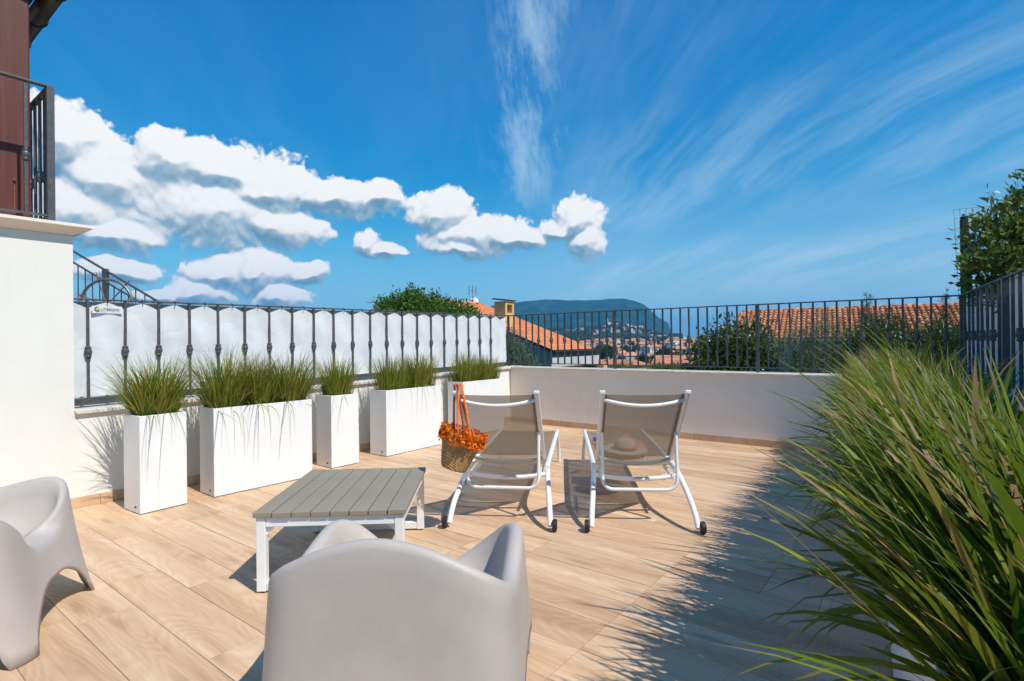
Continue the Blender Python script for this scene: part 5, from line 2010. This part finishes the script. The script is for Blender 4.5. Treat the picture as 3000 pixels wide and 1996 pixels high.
def town_house(x, y, w, d, h, rz, wall, roofm, label, group, hip=False, windows=True, name='town_house', cat='house', flat=False):
    z = float(ground_h(x, y)) - 1.2
    root = empty(name, (x, y, z), rz, label, cat, group)
    h = h + 1.2
    b = MB()
    rr = random.Random(int(x * 13 + y * 7))
    rh = min(w, d) * .22
    b.box(-w / 2, w / 2, -d / 2, d / 2, -2, h)
    if not hip and not flat:
        b.add([(-w / 2, -d / 2, h), (-w / 2, d / 2, h), (-w / 2, 0, h + rh), (w / 2, -d / 2, h), (w / 2, d / 2, h), (w / 2, 0, h + rh)], ((0, 2, 1), (3, 4, 5)))
    b.build('wall', WMAT[wall], root)
    e = .45
    r = MB()
    if flat:
        r.box(-w / 2 - .1, w / 2 + .1, -d / 2 - .1, d / 2 + .1, h + .002, h + .35)
    elif hip:
        q = max(0.2, (w - d) / 2)
        r.add([(-w / 2 - e, -d / 2 - e, h), (w / 2 + e, -d / 2 - e, h), (w / 2 + e, d / 2 + e, h), (-w / 2 - e, d / 2 + e, h), (-q, 0, h + rh + .2), (q, 0, h + rh + .2)],
              ((0, 1, 5, 4), (1, 2, 5), (2, 3, 4, 5), (3, 0, 4), (3, 2, 1, 0)))
    else:
        t = .14
        r.add([(-w / 2 - e, -d / 2 - e, h - e * .2), (w / 2 + e, -d / 2 - e, h - e * .2), (w / 2 + e, 0, h + rh + .1), (-w / 2 - e, 0, h + rh + .1), (w / 2 + e, d / 2 + e, h - e * .2), (-w / 2 - e, d / 2 + e, h - e * .2),
               (-w / 2 - e, -d / 2 - e, h - e * .2 + t), (w / 2 + e, -d / 2 - e, h - e * .2 + t), (w / 2 + e, 0, h + rh + .1 + t), (-w / 2 - e, 0, h + rh + .1 + t), (w / 2 + e, d / 2 + e, h - e * .2 + t), (-w / 2 - e, d / 2 + e, h - e * .2 + t)],
              ((3, 2, 1, 0), (5, 4, 2, 3), (6, 7, 8, 9), (9, 8, 10, 11), (0, 1, 7, 6), (4, 5, 11, 10), (1, 2, 8, 7), (2, 4, 10, 8), (0, 6, 9, 3), (3, 9, 11, 5)))
    ro = r.build('roof', roofm, root)
    if not flat and rr.random() < .6:
        cx, cy = rr.uniform(-w * .3, w * .3), rr.uniform(-d * .2, d * .2)
        MB().box(cx - .4, cx + .4, cy - .4, cy + .4, h, h + rh + 1.1).build('chimney', WMAT[wall], ro)
    if windows:
        fl = max(1, int((h - 1.2) / 2.9))
        for f in range(fl):
            zz = 1.2 + f * 2.9 + 1.0
            n = max(2, int(w / 3.2))
            for i in range(n):
                link('window', WINM, None, root, (-w / 2 + w * (i + .5) / n, -d / 2 - .02, zz))
            n = max(1, int(d / 3.6))
            for i in range(n):
                link('window', WINM, None, root, (-w / 2 - .02, -d / 2 + d * (i + .5) / n, zz), (0, 0, R(-90)))
    return root


WINM = MB().box(-.55, .55, -.05, .04, 0, 1.5).mesh('window', M['glass'])

HOUSES = [  # px, range, width, depth, height, turn, wall, roof, hip, label
    (1904, 470, 9, 12, 9.5, 24, 'white', 0, False, 'tall white gabled town house with rows of dark windows'),
    (2012, 440, 16, 11, 8.5, -18, 'white', 1, False, 'broad white apartment block at the right end of the town, by the glossy tree'),
    (1990, 520, 13, 10, 8, 5, 'cream', 1, True, 'cream town house behind the broad white apartment block'),
    (1850, 168, 9, 8, 4.2, 20, 'pink', 2, True, 'pink house with a weathered tiled roof just below the terrace'),
    (1796, 190, 8, 7, 4.0, -15, 'cream', 2, False, 'cream cottage with tiled roof left of the pink house below the terrace'),
    (1738, 215, 8, 7, 4.5, 30, 'white', 0, True, 'small white house with hipped roof next to the brick house annexe'),
    (1850, 330, 12, 9, 5.2, 12, 'grey', 1, True, 'grey-walled villa with pale terracotta hip roof among garden trees'),
    (1905, 300, 11, 9, 4.6, -10, 'pink', 0, True, 'pink-walled villa with broad hip roof in front of the tall white house'),
    (1805, 380, 12, 9, 6, 18, 'white', 1, False, 'white villa with green shutters side, among trees left of the tall house'),
    (1880, 560, 12, 10, 8, -8, 'grey', 2, False, 'grey three-storey house next to the tall white house'),
    (1962, 380, 14, 9, 5.5, 14, 'cream', 1, True, 'long cream house with orange roof in front of the apartment block'),
]
for (px, rg, w_, d_, h_, tn, wl, rf_, hp_, lab) in HOUSES:
    q = at_px(px, rg)
    town_house(q.x, q.y, w_, d_, h_, R(tn), wl, RMAT[rf_], lab, None, hp_)
rr = random.Random(31)
placed = [(at_px(h[0], h[1]).x, h[1]) for h in HOUSES]
LAB = {'cream': 'cream house with terracotta roof in the town below', 'white': 'white house with terracotta roof in the town below', 'pink': 'pink house with terracotta roof in the town below',
       'ochre': 'ochre house with terracotta roof in the town below', 'grey': 'grey house with terracotta roof in the town below'}
tries = 0
made = 0
while made < 78 and tries < 4000:
    tries += 1
    rg = 560 + 640 * rr.random() ** .8
    px = rr.uniform(1690, 2200)
    q = at_px(px, rg)
    if any(math.hypot(q.x - a, (q.y - b) * .7) < 17 for a, b in placed):
        continue
    placed.append((q.x, q.y))
    wl = rr.choice(['cream', 'cream', 'white', 'white', 'pink', 'ochre', 'cream'])
    town_house(q.x, q.y, rr.uniform(10, 19), rr.uniform(8, 12), rr.choice([5.5, 6.5, 8, 9.5]), R(rr.uniform(-35, 35)), wl, rr.choice(RMAT), LAB[wl], wl + ' houses of the town', rr.random() < .4, windows=rg < 760)
    made += 1
# far settlement on the rise below the hill
FAR = []
FARROOF = material('pale_far_roof', (.46, .30, .22), .9, .2, .5)
for wl in ('white', 'cream', 'pink'):
    b = MB().box(-5, 5, -4, 4, -3, 6).add([(-5.5, -4.5, 6), (5.5, -4.5, 6), (5.5, 4.5, 6), (-5.5, 4.5, 6), (-5.5, 0, 8), (5.5, 0, 8)], ((0, 1, 5, 4), (2, 3, 4, 5), (1, 2, 5), (3, 0, 4)), 1)
    FAR.append((wl, b.mesh('far_house', [WMAT[wl], FARROOF])))
for k in range(170):
    if k < 95:
        u, rg = rr.gauss(.205, .045), rr.uniform(1620, 2080)
    elif k < 130:
        u, rg = rr.gauss(.07, .05), rr.uniform(1700, 2300)
    else:
        u, rg = rr.uniform(.255, .30), rr.uniform(1350, 1650)
    if u > .30 or u < -.02: continue
    x, y = u * rg, rg
    wl, me = FAR[rr.choice([0, 0, 0, 0, 1, 1, 2])]
    s = rr.uniform(.55, 1.05)
    o = link('far_house', me, None, None, (x, y, float(ground_h(x, y))), (0, 0, rr.uniform(-.8, .8)), (s * rr.uniform(.8, 1.5), s, s * rr.uniform(.8, 1.2)))
    tag(o, 'tiny %s house of the far settlement below the hill' % wl, 'house', 'far %s houses below the hill' % wl)
for (px, rg, hh, lab) in ((1787, 1900, 34, 'pale church with slender spire above the far settlement'), (1876, 1800, 26, 'small pale church tower lower down the far settlement')):
    q = at_px(px, rg)
    z = float(ground_h(q.x, q.y))
    c = empty('church', (q.x, q.y, z), .3, lab, 'church')
    MB().box(-8, 8, -5, 5, -3, 11).build('nave', WMAT['white'], c)
    MB().add([(-8.5, -5.5, 11), (8.5, -5.5, 11), (8.5, 5.5, 11), (-8.5, 5.5, 11), (-8.5, 0, 14), (8.5, 0, 14)], ((0, 1, 5, 4), (2, 3, 4, 5), (1, 2, 5), (3, 0, 4))).build('roof', RMAT[1], c)
    MB().box(-11.5, -8.01, -2, 2, -3, hh * .68).build('tower', WMAT['white'], c)
    MB().lathe([(2.6, hh * .68), (.1, hh)], 4, Matrix.Translation((-9.7, 0, 0)) @ Matrix.Rotation(R(45), 4, 'Z')).build('spire', WMAT['white'], c)

# ---- trees among the houses
PROTO = []
for k in range(4):
    rk = random.Random(50 + k)
    blobs = [((rk.uniform(-1.6, 1.6), rk.uniform(-1.6, 1.6), rk.uniform(3, 6.0)), (rk.uniform(1.3, 2.2), rk.uniform(1.3, 2.2), rk.uniform(1.2, 2.0))) for _ in range(7)]
    V, Q, rn, t, cc = leaf_arrays(60 + k, blobs, 1500, .75, .45, cl=14, spread=.24, shell=.4)
    me = np_mesh('crown', V, Q, M['leaf_town'], rn, t)
    tk = MB().tube([(0, 0, -2), (.1, 0, 2), (0, .1, 4.5)], [.3, .22, .1], 6).mesh('trunk', M['bark'])
    PROTO.append((me, tk))


def town_tree(px, rg, s, label, group, rk):
    q = at_px(px, rg)
    z = float(ground_h(q.x, q.y))
    me, tk = PROTO[rk.randrange(4)]
    root = empty('town_tree', (q.x, q.y, z), rk.uniform(0, 6), label, 'tree', group)
    root.scale = (s, s, s * rk.uniform(.8, 1.1))
    link('crown', me, None, root)
    link('trunk', tk, None, root)


rk = random.Random(8)
for (px, rg, s) in ((1700, 150, 1.1), (1722, 250, 1.3), (1752, 300, 1.5), (1770, 260, 1.4), (1785, 340, 1.5), (1742, 170, .8), (1690, 200, 1.4), (1710, 330, 1.4), (1830, 420, 1.3), (1855, 410, 1.2), (1930, 250, 1.2), (1950, 240, 1.4), (1972, 255, 1.3), (1995, 260, 1.1), (2040, 230, 1.3), (2075, 220, 1.5), (2110, 200, 1.4), (2060, 420, 1.4), (1940, 420, 1.0), (1880, 240, .9), (1815, 240, .9), (2140, 330, 1.6), (1775, 420, 1.2), (1660, 300, 1.5), (1640, 400, 1.6)):
    town_tree(px, rg, s, 'dark green tree in the gardens just below the terrace', 'garden trees below the terrace', rk)
for k in range(60):
    town_tree(rk.uniform(1600, 2200), rk.uniform(480, 1250), rk.uniform(.9, 1.7), 'dark green tree between the houses of the town', 'trees between the town houses', rk)

# the far tree belts read as one mass
Vs, Qs, rs, ts, off = [], [], [], [], 0
rw = np.random.RandomState(4)
b0 = leaf_arrays(91, [((0, 0, 3.2), (3.4, 3.4, 3.0)), ((1.6, .6, 3.4), (2.4, 2.4, 2.2)), ((-1.6, -.4, 3), (2.4, 2.4, 2.2))], 130, 2.2, 1.5, cl=8, spread=.26, shell=.5)
for k in range(1500):
    rg = rw.uniform(1050, 2500)
    u = rw.uniform(.0, .31)
    x, y = u * rg, rg
    dens = fbm(np.array([x / 130.]), np.array([y / 130.]), 3, 6)[0]
    if dens < .43: continue
    s = rw.uniform(.8, 1.9)
    a = rw.uniform(0, 6)
    V = b0[0] * s
    V = np.stack([V[:, 0] * math.cos(a) - V[:, 1] * math.sin(a) + x, V[:, 0] * math.sin(a) + V[:, 1] * math.cos(a) + y, V[:, 2] + float(ground_h(x, y)) - .5], 1)
    Vs.append(V); Qs.append(b0[1] + off); rs.append(b0[2]); ts.append(b0[3]); off += len(V)
o = link('woodland', np_mesh('woodland', np.concatenate(Vs), np.concatenate(Qs), M['leaf_town'], np.concatenate(rs), np.concatenate(ts)), None)
tag(o, 'dark belts of far trees between the town and the hill', 'woodland', kind='stuff')

# bright hedge, bougainvillea and a red-roofed shelter close below the parapet
q = at_px(1890, 38)
tree('bright_hedge', (q.x, q.y, float(ground_h(q.x, q.y)) + .45), [((x, 0, 4.1 + .25 * math.sin(3 * x)), (.75, .7, .75)) for x in (-2.6, -1.9, -1.2, -.5, .3, 1.0, 1.7, 2.4)], 9000, .11, .06, M['leaf_bright'],
     'bright green hedge top showing just over the back parapet', 'hedge', seed=41, trunk=(.08, 0), shell=.2)
q = at_px(2055, 26)
tree('bougainvillea', (q.x, q.y, float(ground_h(q.x, q.y)) + .12), [((x, 0, 4.55 + .1 * math.sin(4 * x)), (.45, .4, .35)) for x in (-.7, -.2, .3, .8)], 2600, .06, .05, M['petal'],
     'purple flowering bougainvillea over the back parapet, beside the glossy tree', 'shrub', seed=42, trunk=(.05, 0), shell=.2)
q = at_px(1995, 48)
zs = zpx(1995, 1058, 48)
sh = empty('garden_shelter', (q.x, q.y, float(ground_h(q.x, q.y)) - .3), R(-20), 'open garden shelter with a red roof and dark underside', 'shelter')
hz = zs - sh.location.z
MB().add([(-2.4, -2, hz - .25), (2.4, -2, hz - .25), (2.4, 2, hz + .35), (-2.4, 2, hz + .35), (-2.4, -2, hz - .13), (2.4, -2, hz - .13), (2.4, 2, hz + .47), (-2.4, 2, hz + .47)],
         ((3, 2, 1, 0), (4, 5, 6, 7), (0, 1, 5, 4), (1, 2, 6, 5), (2, 3, 7, 6), (3, 0, 4, 7))).build('roof', RMAT[0], sh)
for x in (-2.1, 2.1):
    for y in (-1.7, 1.7):
        MB().box(x - .08, x + .08, y - .08, y + .08, 0, hz - .2).build('post', M['dark_wood'], sh)
MB().box(-2.2, 2.2, 1.75, 1.9, 0, hz + .2).build('back_wall', M['brick'], sh)


# ------------------------------------------------------------------ gulls
def gull(px, py, dep, rz, label):
    p = D(px, py, dep)
    root = empty('gull', p, rz, label, 'bird', 'gulls in the sky')
    MB().tube([(-.22, 0, 0), (-.1, 0, .01), (.05, 0, .02), (.18, 0, .03), (.24, 0, .03)], [.01, .05, .065, .045, .012], 8).build('body', M['dish'], root, smooth=True)
    for s in (-1, 1):
        MB().add([(-.06, s * .04, .03), (.08, s * .04, .03), (.10, s * .3, .13), (-.03, s * .3, .12), (.02, s * .62, .05), (-.03, s * .60, .05)],
                 ((0, 1, 2, 3), (3, 2, 4, 5))).build('wing', M['dish'], root)


gull(315, 76, 95, .4, 'white gull gliding beside the eave')
gull(840, 81, 120, 2.2, 'white gull gliding high over the railing')

# ------------------------------------------------------------------ air between here and the hill
hz_ = MB().box(-11000, 11000, -900, 11000, -86, 372).build('haze', material('unused', (1, 1, 1)))
hz_.data.materials.clear()
hm = bpy.data.materials.new('haze')
hm.use_nodes = True
w = NT(hm.node_tree)
pv = w.n('ShaderNodeVolumePrincipled')
pv.inputs['Color'].default_value = (.10, .52, 1.0, 1)
pv.inputs['Density'].default_value = .00013
o = w.n('ShaderNodeOutputMaterial')
w.t.links.new(pv.outputs[0], o.inputs['Volume'])
hz_.data.materials.append(hm)
hz_['kind'] = 'stuff'
tag(hz_, 'thin blue haze in front of the far hill', 'haze')
